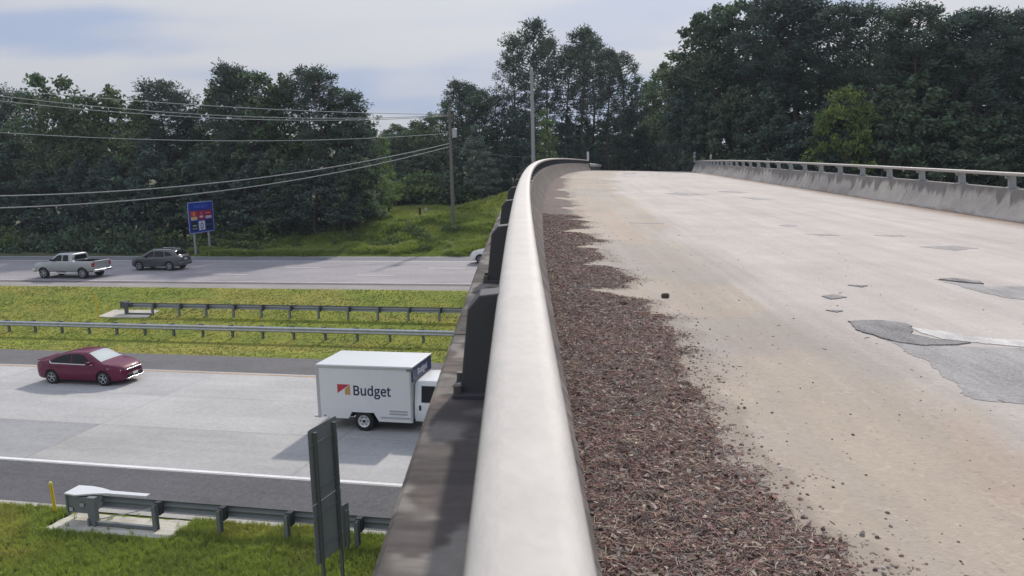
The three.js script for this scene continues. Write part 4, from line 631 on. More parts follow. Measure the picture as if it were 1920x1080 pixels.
// ------------------------------------------------------------------ signs
{ // back of a tall roadside sign, two panels on two posts
  const turn = 70 * Math.PI / 180, D = 16.35, X = -4.10, base = terrainY(...toAN(X, D));
  const o = thing('road_sign', 'dark grey back of a tall road sign beside the near guardrail', 'road sign', [X, base, -D], turn);
  const alu = std({ color: rgb(0.27, 0.28, 0.31), metalness: 0.1, roughness: 0.55, map: colorTex(128, 256, (u, v) => { const k = 0.92 + 0.25 * (fbm(u * 8, v * 16, 4, 821) - 0.5); return [k, k, k]; }) }), edgeM = std({ color: rgb(0.13, 0.135, 0.145), metalness: 0.3, roughness: 0.5 });
  const yb = 1.02 - base, ys = 2.36 - base, yt = 4.0 - base, w = 0.54;
  const panel = (y0, y1, rt, rb) => { const s = new THREE.Shape(), c = 0.07; s.moveTo(-w, y0 + (rb ? c : 0)); s.lineTo(-w, y1 - (rt ? c : 0)); if (rt) s.quadraticCurveTo(-w, y1, -w + c, y1); s.lineTo(w - (rt ? c : 0), y1); if (rt) s.quadraticCurveTo(w, y1, w, y1 - c); s.lineTo(w, y0 + (rb ? c : 0)); if (rb) s.quadraticCurveTo(w, y0, w - c, y0); s.lineTo(-w + (rb ? c : 0), y0); if (rb) s.quadraticCurveTo(-w, y0, -w, y0 + c); return new THREE.ExtrudeGeometry(s, { depth: 0.006, bevelEnabled: true, bevelSize: 0.002, bevelThickness: 0.002, bevelSegments: 1 }); };
  part('sign_panel', panel(ys + 0.012, yt, true, false), alu, o); part('sign_panel', panel(yb, ys - 0.012, false, true), alu, o);
  for (const x of [-0.36, 0.36]) { part('sign_post', rbox(x - 0.032, x + 0.032, -0.5, yt - 0.1, 0.011, 0.085, 0.008), edgeM, o); part('post_cap', rbox(x - 0.036, x + 0.036, yt - 0.1, yt - 0.085, 0.008, 0.089, 0.004), edgeM, o); }
  for (const y of [yb + 0.3, ys - 0.25, ys + 0.3, yt - 0.35]) part('stiffener', rbox(-0.5, 0.5, y - 0.02, y + 0.02, 0.0095, 0.0305, 0.004), alu, o);
}
{ // narrow marker just past the tall sign, seen from behind
  const o = thing('object_marker', 'narrow grey marker plate beside the tall road sign at the guardrail', 'road sign', F(-8.25, 17.05, terrainY(-8.25, 17.05)), 60 * Math.PI / 180), g = std({ color: rgb(0.19, 0.2, 0.215), metalness: 0.2, roughness: 0.55 });
  part('marker_panel', rbox(-0.13, 0.13, 0.22, 1.3, -0.004, 0.004, 0.003), g, o); part('marker_post', rbox(-0.025, 0.025, -0.3, 1.15, 0.005, 0.05, 0.005), galvDark, o);
}
{ // blue services sign facing the far lanes
  const cnv = document.createElement('canvas'); cnv.width = 512; cnv.height = 384; const g = cnv.getContext('2d');
  g.fillStyle = '#1f3aa0'; g.fillRect(0, 0, 512, 384);
  g.fillStyle = '#5b7be0'; g.font = 'bold 52px sans-serif'; g.textAlign = 'center'; g.textBaseline = 'middle'; g.fillText('FOOD EXIT 7', 256, 52);
  const cell = (i, j) => [34 + i * 155, 104 + j * 138, 134, 120];
  let [x, y, w, h] = cell(0, 0); g.fillStyle = '#c8472f'; g.fillRect(x, y, w, h); g.fillStyle = '#d9c08a'; g.fillRect(x, y + 78, w, 42); g.fillStyle = '#e98a66'; g.fillRect(x + 44, y + 18, 44, 44);
  [x, y, w, h] = cell(1, 0); g.fillStyle = '#b0283a'; g.fillRect(x, y, w, h); g.fillStyle = '#e6c3cc'; g.fillRect(x + 30, y + 68, 74, 26); g.fillStyle = '#d5788a'; g.fillRect(x + 54, y + 20, 26, 34);
  [x, y, w, h] = cell(2, 0); g.fillStyle = '#b3222f'; g.fillRect(x, y, w, h); g.fillStyle = '#c9c4d0'; g.fillRect(x, y + 76, w, 34); g.fillStyle = '#d98b90'; g.fillRect(x + 12, y + 32, 100, 14);
  [x, y, w, h] = cell(0, 1); g.fillStyle = '#1d2a3c'; g.fillRect(x, y, w, h); g.fillStyle = '#9aa39a'; g.fillRect(x + 26, y + 44, 84, 20); g.fillRect(x + 18, y + 86, 98, 14);
  [x, y, w, h] = cell(1, 1); g.fillStyle = '#d9dbe8'; g.fillRect(x, y, w, h); g.strokeStyle = '#4a5568'; g.lineWidth = 14; g.beginPath(); g.ellipse(x + 67, y + 66, 24, 38, 0, 0, 7); g.stroke();
  [x, y, w, h] = cell(2, 1); g.fillStyle = '#0e1d33'; g.fillRect(x, y, w, h); g.fillStyle = '#2f4a86'; g.fillRect(x, y + 44, w, 22);
  const tex = new THREE.CanvasTexture(cnv); tex.colorSpace = THREE.SRGBColorSpace;
  const [X, , Z] = F(-45.7, 67.6), base = terrainY(-45.7, 67.6), o = thing('services_sign', 'blue motorist services sign with coloured logo panels on two posts', 'road sign', [X, base, Z], Math.PI / 2 - FT);
  const w2 = 2.0, y0 = 2.05, y1 = 5.0, edge = std({ color: rgb(0.28, 0.33, 0.55), roughness: 0.5 });
  const sh = new THREE.Shape(), c = 0.25; sh.moveTo(-w2 + c, y0); sh.lineTo(w2 - c, y0); sh.quadraticCurveTo(w2, y0, w2, y0 + c); sh.lineTo(w2, y1 - c); sh.quadraticCurveTo(w2, y1, w2 - c, y1); sh.lineTo(-w2 + c, y1); sh.quadraticCurveTo(-w2, y1, -w2, y1 - c); sh.lineTo(-w2, y0 + c); sh.quadraticCurveTo(-w2, y0, -w2 + c, y0);
  part('sign_panel', new THREE.ExtrudeGeometry(sh, { depth: 0.03, bevelEnabled: false }), edge, o);
  part('sign_face', new THREE.PlaneGeometry(2 * w2 - 0.2, y1 - y0 - 0.2).translate(0, (y0 + y1) / 2, 0.036), std({ map: tex, roughness: 0.5 }), o);
  for (const x of [-1.15, 1.15]) part('sign_post', rbox(x - 0.09, x + 0.09, -0.4, y1 - 0.3, -0.16, -0.004, 0.01), std({ color: rgb(0.30, 0.32, 0.33), metalness: 0.3, roughness: 0.6 }), o);
}
for (const [s, t, top, label] of [[86, -0.1, 1.98, 'narrow pale object marker at the far end of the left parapet'], [84.6, WIDE + 0.02, 2.05, 'narrow pale object marker at the far end of the right parapet']]) {
  const y = deckY(s, t), o = thing('object_marker', label, 'road sign', [bridgeX(s) + t, y, -s]);
  part('marker_panel', rbox(-0.12, 0.12, top - 0.95, top, -0.006, 0.006, 0.004), std({ color: rgb(0.5, 0.52, 0.54), metalness: 0.1, roughness: 0.5 }), o);
  part('marker_post', cyl(V3(0, -0.4, -0.04), V3(0, top - 0.05, -0.04), 0.03, 0.03, 8), galvDark, o);
}
// ------------------------------------------------------------------ utility poles and wires
const poleWood = std({ map: colorTex(64, 512, (u, v) => { const k = 0.8 + 0.5 * (fbm(u * 20, v * 6, 4, 831, 20) - 0.4); return [0.20 * k, 0.18 * k, 0.16 * k]; }), roughness: 0.95 }), poleTop = std({ color: rgb(0.30, 0.31, 0.31), roughness: 0.6, metalness: 0.2 });
function utilityPole(label, X, D, top, base) {
  const o = thing('utility_pole', label, 'utility pole', [X, base, -D], -25.5 * Math.PI / 180); const H = top - base;
  part('shaft', new THREE.CylinderGeometry(0.125, 0.19, H + 1, 16).translate(0, (H - 1) / 2, 0), poleWood, o);
  const c = part('crossarm', rbox(-0.06, 0.06, H - 0.92, H - 0.8, -1.35, 1.35, 0.01), poleWood, o);
  for (const z of [-1.25, 0.35, 1.25]) part('insulator', new THREE.LatheGeometry([[0.0, 0], [0.05, 0], [0.06, 0.05], [0.035, 0.07], [0.05, 0.1], [0.03, 0.14], [0, 0.15]].map(([x, y]) => new THREE.Vector2(x, y)), 10).translate(0, H - 0.8, z), std({ color: rgb(0.4, 0.36, 0.33), roughness: 0.3 }), c);
  part('brace', merge([cyl(V3(0, H - 1.6, 0.12), V3(0, H - 0.86, 0.75), 0.02), cyl(V3(0, H - 1.6, -0.12), V3(0, H - 0.86, -0.75), 0.02)]), galvDark, o);
  const tr = part('transformer', merge([new THREE.CylinderGeometry(0.24, 0.24, 0.8, 20).translate(0.42, H - 2.6, -0.1), new THREE.CylinderGeometry(0.17, 0.25, 0.08, 20).translate(0.42, H - 2.16, -0.1), box(0.1, 0.22, H - 2.8, H - 2.4, -0.15, -0.05)]), std({ color: rgb(0.42, 0.44, 0.45), metalness: 0.2, roughness: 0.5 }), o);
  part('bushing', new THREE.CylinderGeometry(0.03, 0.045, 0.22, 8).translate(0.42, H - 2.02, -0.1), std({ color: rgb(0.35, 0.3, 0.28), roughness: 0.3 }), tr);
  return o;
}
const [pa, pn] = toAN(-5.5, 78);
utilityPole('wooden utility pole with crossarm and transformer in the grass clearing', -5.55, 78, 15.05, terrainY(pa, pn));
{
  const o = thing('light_pole', 'plain grey pole in front of the pines past the left railing', 'utility pole', [2.0, terrainY(...toAN(2.0, 66)), -66]), H = 16.9 - terrainY(...toAN(2.0, 66));
  part('shaft', new THREE.CylinderGeometry(0.13, 0.2, H + 1, 18).translate(0, (H - 1) / 2, 0), poleTop, o); part('cap', new THREE.SphereGeometry(0.13, 14, 8).scale(1, 0.5, 1).translate(0, H, 0), poleTop, o);
}
{ // each wire hangs from the pole in the clearing to the next one, out of view on the left
  const x0 = -5.55, d0 = 78, x1 = -60, d1 = 52, END = 0.84;
  const wire = (label, q, r, shift, group) => {
    const pts = []; for (let i = 0; i <= 40; i++) { const u = END * i / 40; pts.push(V3(lerp(x0, x1, u) + shift * 0.43, q[0] * u * u + q[1] * u + q[2], -(lerp(d0, d1, u) + shift * 0.9))); }
    const m = shade(new THREE.Mesh(new THREE.TubeGeometry(new THREE.CatmullRomCurve3(pts), 60, r, 6), std({ color: rgb(0.36, 0.37, 0.36), metalness: 0.25, roughness: 0.5 }))); m.name = numbered('overhead_wire'); scene.add(m); return tag(m, label, 'wire', group);
  };
  wire('topmost of the three upper overhead wires', [4.5, 0.21, 14.2], 0.028, -1.2); wire('middle one of the three upper overhead wires', [9.44, -3.68, 14.22], 0.028, 0.3); wire('lowest of the three close upper overhead wires', [9.26, -4.22, 14.2], 0.028, 1.2);
  wire('lone overhead wire between the upper wires and the thick cables', [7.34, -4.05, 12.48], 0.026, 0); wire('upper of the two thick sagging cables', [10.97, -12.57, 11.53], 0.042, 0); wire('lower of the two thick sagging cables', [11.72, -14.07, 11.25], 0.042, 0.1);
  utilityPole('wooden utility pole carrying the wires beyond the left edge', lerp(x0, x1, END), lerp(d0, d1, END), 18.4, terrainY(...toAN(lerp(x0, x1, END), lerp(d0, d1, END))));
  const pts = []; for (let i = 0; i <= 16; i++) { const u = i / 16; pts.push(V3(lerp(-5.4, 1.95, u), lerp(11.3, 9.9, u) - 1.0 * u * (1 - u), -lerp(78, 66.1, u))); }
  const m = shade(new THREE.Mesh(new THREE.TubeGeometry(new THREE.CatmullRomCurve3(pts), 30, 0.02, 6), std({ color: rgb(0.05, 0.05, 0.05), roughness: 0.7 }))); m.name = numbered('overhead_wire'); scene.add(m); tag(m, 'short dark wire between the utility pole and the plain pole', 'wire');
}
// ------------------------------------------------------------------ small posts in the clearing
for (const [a, n, h, label] of [[-31.8, 80.4, 0.95, 'left of two short dark posts in the grass clearing'], [-27.7, 78.6, 0.95, 'right of two short dark posts in the grass clearing'], [-38.6, 84, 0.8, 'short dark post by the trees left of the clearing']]) {
  const o = thing('fence_post', label, 'post', F(a, n, terrainY(a, n)), 0, 'short posts in the clearing'); part('shaft', new THREE.CylinderGeometry(0.11, 0.13, h + 0.4, 10).translate(0, h / 2 - 0.2, 0), std({ color: rgb(0.045, 0.038, 0.032), roughness: 0.95 }), o); part('cap', new THREE.CylinderGeometry(0.06, 0.112, 0.05, 10).translate(0, h + 0.024, 0), std({ color: rgb(0.06, 0.05, 0.04), roughness: 0.95 }), o);
}
{ const y = terrainY(-27.0, 78.5), o = thing('reflector_post', 'small pale reflector beside the right short post in the clearing', 'post', F(-27.0, 78.5, y)); part('shaft', new THREE.CylinderGeometry(0.03, 0.03, 1, 8).translate(0, 0.4, 0), galvDark, o); part('reflector', rbox(-0.14, 0.14, 0.62, 0.92, -0.01, 0.01, 0.005), std({ color: rgb(0.5, 0.5, 0.48), roughness: 0.5 }), o); }
const treeRows = {
  L: [['b',-61,93.4,21,0.94], ['p',-58.9,94.3,19.9,0.92], ['p',-55.9,93.1,18.9,0.99], ['b',-51.2,90.1,20.2,1.03], ['b',-48,89.2,19.8,1.01], ['b',-45.3,88.7,17.7,0.92], ['b',-43.4,89.8,18.8,1.11], ['b',-39.6,87.7,17.3,0.96], ['p',-37.6,89.2,19.3,1.14], ['p',-36.2,88.7,18.1,1], ['b',-34.6,90,16.1,0.91], ['b',-31.7,88.8,18.6,0.97], ['p',-28.5,85.2,20.3,0.93], ['p',-27.6,85.6,19.7,1.1], ['b',-25.2,84.5,19.1,1.05], ['b',-23.4,86,19.1,0.99], ['p',-20.8,85,19.7,0.92], ['p',-18.7,82.6,19.4,0.95], ['b',-17.8,84.9,17.6,1.01], ['p',-15.9,83,17.1,1.05], ['p',-70.9,106.2,16.1,1.15], ['b',-64,101.1,16.2,1.15], ['b',-60.6,100.2,14.6,1.15], ['b',-60.9,103.6,15.5,1.15], ['b',-56.9,104.2,15.4,1.15], ['b',-53.5,102.8,14.9,1.15], ['b',-49.3,99.1,15.1,1.15], ['p',-45.7,96.6,15.5,1.15], ['p',-43.1,99.1,15.7,1.15], ['p',-39.4,96.5,14,1.15], ['b',-35.4,92.5,13.8,1.15], ['b',-33.9,95.5,14,1.15], ['b',-29.5,92.8,14.8,1.15], ['b',-26.3,91.4,13.9,1.15], ['p',-25.5,95.9,13.2,1.15], ['b',-22.1,91.8,14,1.15], ['b',-18,89.6,14.3,1.15], ['e',-58.2,89.1,13.8,0.96], ['e',-55.7,87.9,13.1,1.11], ['e',-53.4,88,13.1,1.23], ['e',-50.2,86.5,9.9,1.2], ['e',-47.3,86,10.1,1.04], ['e',-45.1,85.3,11.1,0.97], ['e',-41.5,83.9,11.2,1.11], ['e',-40.6,84.5,10.5,1.23], ['e',-37,83,12.8,1.03], ['e',-35.3,83.4,8.5,1.07], ['e',-33.6,83.7,10.7,1.07], ['e',-30.7,82.6,12.3,1.16], ['e',-28.2,81.6,9.6,0.97], ['e',-25.3,81.2,11.1,1.22], ['e',-23.2,80.6,11.4,0.93], ['e',-21.1,80.6,10.3,1.02], ['e',-19.3,79.5,10.1,1.12], ['e',-16,81.2,14.2,0.85], ['e',-15,82.5,15,0.85], ['e',-14.8,78.8,10.7,0.85], ['e',-16.3,78.7,8.7,0.85]],
  M: [['g',-13.8,88,12.7,0.75], ['g',-14.1,83,10.2,0.75], ['b',-15.8,118,15.3,1], ['b',-14,121,16.1,1], ['b',-11,116,16.9,1], ['b',-8.5,113,18.1,1], ['p',-6.2,108,20.4,1], ['p',-4.7,111,20.1,1], ['b',-3.2,106,18.9,0.9], ['p',-1.5,109,18.6,1], ['v',-3.9,98,14.1,0.8], ['v',-2.6,96,10.9,0.8], ['e',-12.6,110,11,1], ['e',-9.1,108,11.6,1], ['e',-6.2,104,12.2,1], ['e',-15.4,115,10.4,1], ['e',-1.3,100,10,0.9], ['b',-22.3,150,16.3,1.2], ['b',-25.8,150,16,1.2], ['b',-17,135,15.8,1.2], ['e',-23.4,142.9,15.6,1.5], ['e',-19.5,138.2,16.7,1.5], ['e',-14.8,139.4,16.8,1.5], ['e',-11.5,143.3,14.7,1.5], ['e',-7.8,140.9,16.7,1.5], ['e',-4.3,142.4,15,1.5]],
  C: [['p',1,112,26.7,0.8], ['p',3.5,108,27.9,0.9], ['p',5.8,116,26.7,0.8], ['p',8.2,112,25,0.9], ['p',10,108,26.8,1], ['p',12.4,118,27,0.9], ['p',13.8,112,24.5,0.9], ['p',16.4,116,24.5,0.9], ['b',19.5,122,21.7,0.9], ['b',22,125,21.4,1], ['b',21.3,112,22.5,0.9], ['e',0.6,104,16.3,0.8], ['e',2.2,102,15.5,0.9], ['g',4.6,101,16,0.8], ['e',7.6,108,15.7,1], ['e',10.8,112,15.4,1], ['e',14.2,116,16.3,1], ['e',17.6,118,16.9,1], ['e',20.3,118,17.2,1], ['e',21.8,112,15.6,1], ['e',10.2,122,14.2,1.2], ['e',17.1,126,13.8,1.2], ['e',20.4,126,13.3,1.2], ['e',14,128,13.5,1.2], ['e',22.7,124,12.6,1.2], ['e',24.9,118,13.3,1.1], ['e',-0.3,134,15.9,1.5], ['e',3.1,137.4,18,1.5], ['e',7.7,140.9,16,1.5], ['e',10.4,137.5,16.1,1.5], ['e',15,134.6,16.1,1.5], ['e',18.4,135.6,16.6,1.5], ['e',24,141.3,17.9,1.5], ['e',26.6,142.4,15.8,1.5], ['e',29.4,134.1,16.1,1.5]],
  R: [['b',19.7,95.7,21.7,1.2], ['b',21.6,92.5,25.3,1.1], ['b',23.5,92.2,26.2,1.11], ['b',25.6,89.9,26.2,1.1], ['p',27.1,86.7,26.1,1.18], ['p',27.9,83.5,26.1,1.09], ['p',28.6,81.5,26.1,1.15], ['p',31,81.5,24.2,0.98], ['p',32.4,78.8,23.6,0.98], ['p',34.1,76.7,23.2,1], ['p',35,73.6,22.2,0.96], ['p',35.4,70.7,22.1,1.08], ['b',38.1,72.3,20.7,1.03], ['p',39.1,71.2,21.3,1.16], ['p',39.5,69.1,21.1,1.13], ['b',43,71.8,20.8,1.12], ['p',44.2,71.1,21.4,1.08], ['p',46,70.8,21.6,1.17], ['b',46.3,67.8,20.6,0.99], ['p',49.4,68.7,21.6,1.17], ['b',23.5,104.4,22.7,1.2], ['p',25,101.8,22.7,1.2], ['b',26.9,98.2,21.6,1.2], ['b',30.4,95.6,22.9,1.2], ['b',30.7,90.7,22.3,1.2], ['b',35,92.8,20.4,1.2], ['b',35.8,88.7,19.3,1.2], ['b',37.8,85.8,20.3,1.2], ['b',39.1,83.5,20.5,1.2], ['b',40.7,80.1,18.3,1.2], ['b',42.5,81.2,20.4,1.2], ['b',44.7,79.2,19.3,1.2], ['p',46.9,78.4,17.9,1.2], ['b',49.1,78.5,19.2,1.2], ['b',54.1,81.6,19.9,1.2], ['b',55.1,79.6,19.7,1.2], ['b',55.8,78.5,18.9,1.2], ['e',19,88.1,16.9,1.06], ['e',21.1,86,16.2,1.07], ['e',23.1,83.2,16.7,0.98], ['e',25,79.8,16.6,0.98], ['e',25.2,75.5,13.2,1.18], ['e',27.3,73.2,13.3,1.23], ['e',27.7,69.9,14.3,1.1], ['e',29.6,69.7,15.3,1.01], ['e',31.3,67.7,15.1,0.98], ['e',32.8,67.8,13.8,1.03], ['e',35.1,68.9,16.1,1.08], ['e',36.9,66.5,13.5,1.16], ['e',39,66.5,12.1,1], ['e',40.9,66.6,13.4,1.01], ['e',41.9,65.8,13.1,1.19], ['e',43.7,64.9,15.4,1.1], ['e',45.7,64.9,13.6,1.08], ['e',47.7,65.3,13,1.11], ['p',37.7,73.4,18.9,0.95], ['p',36.3,75.8,19.3,0.95], ['p',26.7,84.1,17.3,0.95]],
  S: [['y',28,67.4,14.9,0.8]],
  O: [['e',-69.6,98.4,20.9,1.4], ['b',-76.4,95.8,17.1,1.4], ['b',-82.4,96.6,17,1.4], ['e',-87.2,102.4,19.6,1.4], ['b',-94.2,98.7,20.9,1.4], ['b',-98.7,105.8,20.2,1.4], ['e',-106.1,100.5,19.1,1.4], ['b',-110.6,107.8,18.2,1.4], ['b',-117.7,103.5,19.3,1.4], ['e',-123.1,107.1,18.5,1.4], ['b',-128,112.5,19,1.4], ['b',-134.3,111.9,16.2,1.4], ['e',-140.9,109.8,17.3,1.4], ['b',-147,109.9,17.8,1.4]]
};
// ------------------------------------------------------------------ trees: trunk with limbs, crown of leaf-sized faces gathered in clumps
function leafSink() {
  const p = [], c = [], nr = [], idx = []; const a = V3(), b = V3(), n = V3();
  return {
    leaf(ctr, u, w, len, wid, col) { // a pointed, slightly folded leaf face
      const k = p.length / 3; a.copy(u).multiplyScalar(len / 2); b.copy(w).multiplyScalar(wid / 2); n.crossVectors(u, w).normalize();
      p.push(ctr.x - a.x, ctr.y - a.y, ctr.z - a.z, ctr.x + b.x + n.x * wid * 0.15, ctr.y + b.y + n.y * wid * 0.15, ctr.z + b.z + n.z * wid * 0.15, ctr.x + a.x, ctr.y + a.y, ctr.z + a.z, ctr.x - b.x + n.x * wid * 0.15, ctr.y - b.y + n.y * wid * 0.15, ctr.z - b.z + n.z * wid * 0.15);
      for (let i = 0; i < 4; i++) { c.push(...col); nr.push(n.x, n.y, n.z); } idx.push(k, k + 2, k + 1, k, k + 3, k + 2);
    },
    build() { const g = new THREE.BufferGeometry(); g.setAttribute('position', new THREE.Float32BufferAttribute(p, 3)); g.setAttribute('normal', new THREE.Float32BufferAttribute(nr, 3)); g.setAttribute('color', new THREE.Float32BufferAttribute(c, 3)); g.setIndex(idx); return g; }
  };
}
const rdir = (r, v = V3()) => { const z = r() * 2 - 1, t = r() * 6.283, q = Math.sqrt(1 - z * z); return v.set(q * Math.cos(t), z, q * Math.sin(t)); };
function clump(sink, r, c, rad, flat, n, size, col, needle) {
  const d = V3(), u = V3(), w = V3(), q = V3(), kc = 0.75 + 0.5 * r();
  for (let i = 0; i < n; i++) {
    rdir(r, d); const k = Math.pow(r(), 0.45) * rad; q.set(c.x + d.x * k, c.y + d.y * k * flat, c.z + d.z * k);
    const kk = kc * (0.75 + 0.5 * r()), cc = [col[0] * kk * (0.85 + 0.3 * r()), col[1] * kk, col[2] * kk * (1.0 + 0.55 * r())];
    if (needle) { for (let j = 0; j < 2; j++) { rdir(r, u); u.y = Math.abs(u.y) * 0.7 - 0.1; u.addScaledVector(d, 0.6).normalize(); w.copy(rdir(r)).cross(u).normalize(); sink.leaf(q, u, w, size * (0.7 + 0.7 * r()), size * 0.26, cc); } }
    else { rdir(r, u); w.copy(rdir(r)).cross(u).normalize(); sink.leaf(q, u, w, size * (0.7 + 0.7 * r()), size * (0.5 + 0.3 * r()), cc); }
  }
}
function limb(list, p, q, r0, r1, bend, r) { const m = p.clone().lerp(q, 0.5).add(V3((r() - 0.5) * bend, (r() - 0.3) * bend, (r() - 0.5) * bend)), rm = (r0 + r1) / 2; list.push(cyl(p, m, r0, rm, 6), cyl(m, q, rm, r1, 6)); }
// every tree is built for a height of 20 m and scaled to its own
function pineTree(seed, col, bare, full) {
  const r = rng(seed), sink = leafSink(), wood = []; let prev = V3(0, -0.6, 0); const lean = (r() - 0.5) * 1.0, N = 8;
  const axis = (h) => V3(lean * (h / 20) ** 2 + 0.25 * Math.sin(h * 0.35 + seed), h, 0.25 * Math.cos(h * 0.3 + seed * 2));
  for (let i = 1; i <= N; i++) { const h = 19.4 * i / N, q = axis(h); wood.push(cyl(prev, q, 0.26 * (1 - 0.85 * (i - 1) / N), 0.26 * (1 - 0.85 * i / N), 8)); prev = q; }
  const nb = Math.round(46 * full);
  for (let b = 0; b < nb; b++) {
    const f = Math.pow((b + r()) / nb, 0.85), h = lerp(20 * bare, 19.3, f), an = b * 2.4 + r() * 1.2, shape = Math.sin(Math.PI * clamp(0.16 + 0.80 * f)) * (0.75 + 0.5 * r()), L = 0.5 + 3.0 * shape, p = axis(h), up = lerp(-0.05, 0.75, f);
    const q = V3(p.x + Math.cos(an) * L, p.y + L * up * 0.7, p.z + Math.sin(an) * L); limb(wood, p, q, 0.06, 0.015, 0.4, r);
    const m = r() < 0.4 ? 2 : 3; for (let i = 0; i < m; i++) { const k = lerp(0.5, 1.05, (i + r() * 0.6) / m), c = p.clone().lerp(q, k).add(V3((r() - 0.5) * 0.9, (r() - 0.2) * 0.5, (r() - 0.5) * 0.9)); clump(sink, r, c, 0.62 + 0.55 * r(), 0.66, 30, 0.42, col, true); }
  }
  clump(sink, r, axis(19.3), 0.8, 1, 26, 0.42, col, true);
  for (let b = 0; b < 7; b++) { const h = lerp(5, 20 * bare, r()), an = r() * 6.283, p = axis(h); limb(wood, p, V3(p.x + Math.cos(an) * (0.6 + r()), h + 0.3 * r(), p.z + Math.sin(an) * (0.6 + r())), 0.035, 0.01, 0.2, r); }
  return { wood: merge(wood), leaves: sink.build() };
}
function broadTree(seed, col, low, wide, n, size, per) {
  const r = rng(seed), sink = leafSink(), wood = []; let prev = V3(0, -0.6, 0), N = 6; const hb = 20 * low, ctr = (20 + hb) / 2, ry = (20 - hb) / 2;
  const axis = (h) => V3(0.35 * Math.sin(h * 0.3 + seed), h, 0.35 * Math.cos(h * 0.27 + seed));
  for (let i = 1; i <= N; i++) { const h = 16.5 * i / N, q = axis(h); wood.push(cyl(prev, q, 0.3 * (1 - 0.88 * (i - 1) / N), 0.3 * (1 - 0.88 * i / N), 8)); prev = q; }
  for (let b = 0; b < n; b++) {
    const d = rdir(r), k = 0.55 + 0.45 * Math.pow(r(), 0.5), f = clamp((ctr + d.y * ry * k - hb) / (20 - hb)), prof = Math.pow(Math.sin(Math.PI * clamp(0.14 + 0.80 * Math.pow(f, 0.85))), 0.75), lob = 0.8 + 0.4 * vn(Math.atan2(d.z, d.x) * 1.3 + 9, d.y * 2 + seed, seed);
    const y = ctr + d.y * ry * k * 0.97, R = wide * prof * lob, an = Math.atan2(d.z, d.x), rr = R * Math.sqrt(0.12 + 0.88 * r()), c = V3(Math.cos(an) * rr, y, Math.sin(an) * rr).add(axis(y).setY(0));
    if (b % 3 === 0) { const p = axis(clamp(y - rr * 0.8, 1.5, 15.5)); limb(wood, p, c, 0.05, 0.012, 0.5, r); }
    clump(sink, r, c, 0.75 + 0.75 * r(), 0.72, per, size, col, false);
  }
  for (let b = 0; b < 10; b++) { const an = r() * 6.283, h = 19.2 + 0.9 * r(), rr = wide * 0.28 * r(); clump(sink, r, V3(Math.cos(an) * rr, h - rr * 0.5, Math.sin(an) * rr), 0.4 + 0.3 * r(), 1.3, 16, size * 0.9, col, false); }
  return { wood: merge(wood), leaves: sink.build() };
}
const bark = std({ color: rgb(0.085, 0.07, 0.06), roughness: 1 }), barkGrey = std({ color: rgb(0.11, 0.10, 0.09), roughness: 1 });
const leafMat = phy({ vertexColors: true, color: 0xffffff, roughness: 0.95, side: THREE.DoubleSide, transmission: 0.35, thickness: 0, specularIntensity: 0.6 });
const kinds = {
  p: [[11, [0.082, 0.120, 0.068], 0.42, 1.15], [23, [0.075, 0.112, 0.068], 0.5, 1.1], [37, [0.090, 0.130, 0.070], 0.36, 1.2], [49, [0.078, 0.118, 0.072], 0.46, 1.15]].map((a) => pineTree(...a)),
  b: [[5, [0.092, 0.140, 0.052], 0.2, 3.6, 74, 0.5, 54], [15, [0.105, 0.150, 0.052], 0.26, 3.2, 70, 0.48, 54], [25, [0.082, 0.128, 0.058], 0.16, 3.9, 78, 0.5, 54], [35, [0.095, 0.148, 0.055], 0.22, 3.4, 72, 0.46, 54]].map((a) => broadTree(...a)),
  e: [[105, [0.082, 0.130, 0.068], 0.0, 4.6, 84, 0.62, 46], [115, [0.070, 0.115, 0.070], 0.0, 4.2, 80, 0.62, 46], [125, [0.095, 0.142, 0.062], 0.0, 5.0, 86, 0.66, 46]].map((a) => broadTree(...a)),
  g: [[205, [0.18, 0.27, 0.06], 0.06, 3.6, 76, 0.5, 50], [209, [0.165, 0.25, 0.06], 0.03, 3.8, 76, 0.5, 50]].map((a) => broadTree(...a)),
  v: [[305, [0.17, 0.22, 0.13], 0.04, 3.8, 70, 0.66, 44]].map((a) => broadTree(...a)),
  y: [[405, [0.15, 0.20, 0.035], 0.08, 5.6, 96, 0.55, 50]].map((a) => broadTree(...a))
};
const kindName = { p: 'pine_tree', b: 'broadleaf_tree', e: 'edge_tree', g: 'light_green_tree', v: 'vine_covered_tree', y: 'yellow_green_tree' };
const kindWord = { p: 'tall dark pine', b: 'dense broadleaf tree', e: 'low bushy tree', g: 'lighter green tree', v: 'pale vine-draped tree', y: 'bright yellow green tree' };
const ones = ['', 'first', 'second', 'third', 'fourth', 'fifth', 'sixth', 'seventh', 'eighth', 'ninth', 'tenth', 'eleventh', 'twelfth', 'thirteenth', 'fourteenth', 'fifteenth', 'sixteenth', 'seventeenth', 'eighteenth', 'nineteenth', 'twentieth'], tens = ['', '', 'twenty', 'thirty', 'forty'];
const ordinal = (n) => n <= 20 ? ones[n] : n % 10 ? tens[Math.floor(n / 10)] + '-' + ones[n % 10] : n === 30 ? 'thirtieth' : 'fortieth';
const zoneWord = { L: 'in the wood behind the blue sign', M: 'behind the utility pole in the clearing', C: 'at the far end of the bridge', R: 'in the wood right of the bridge', O: 'in the wood beyond the left edge', S: 'in front of the dark wood right of the bridge' };
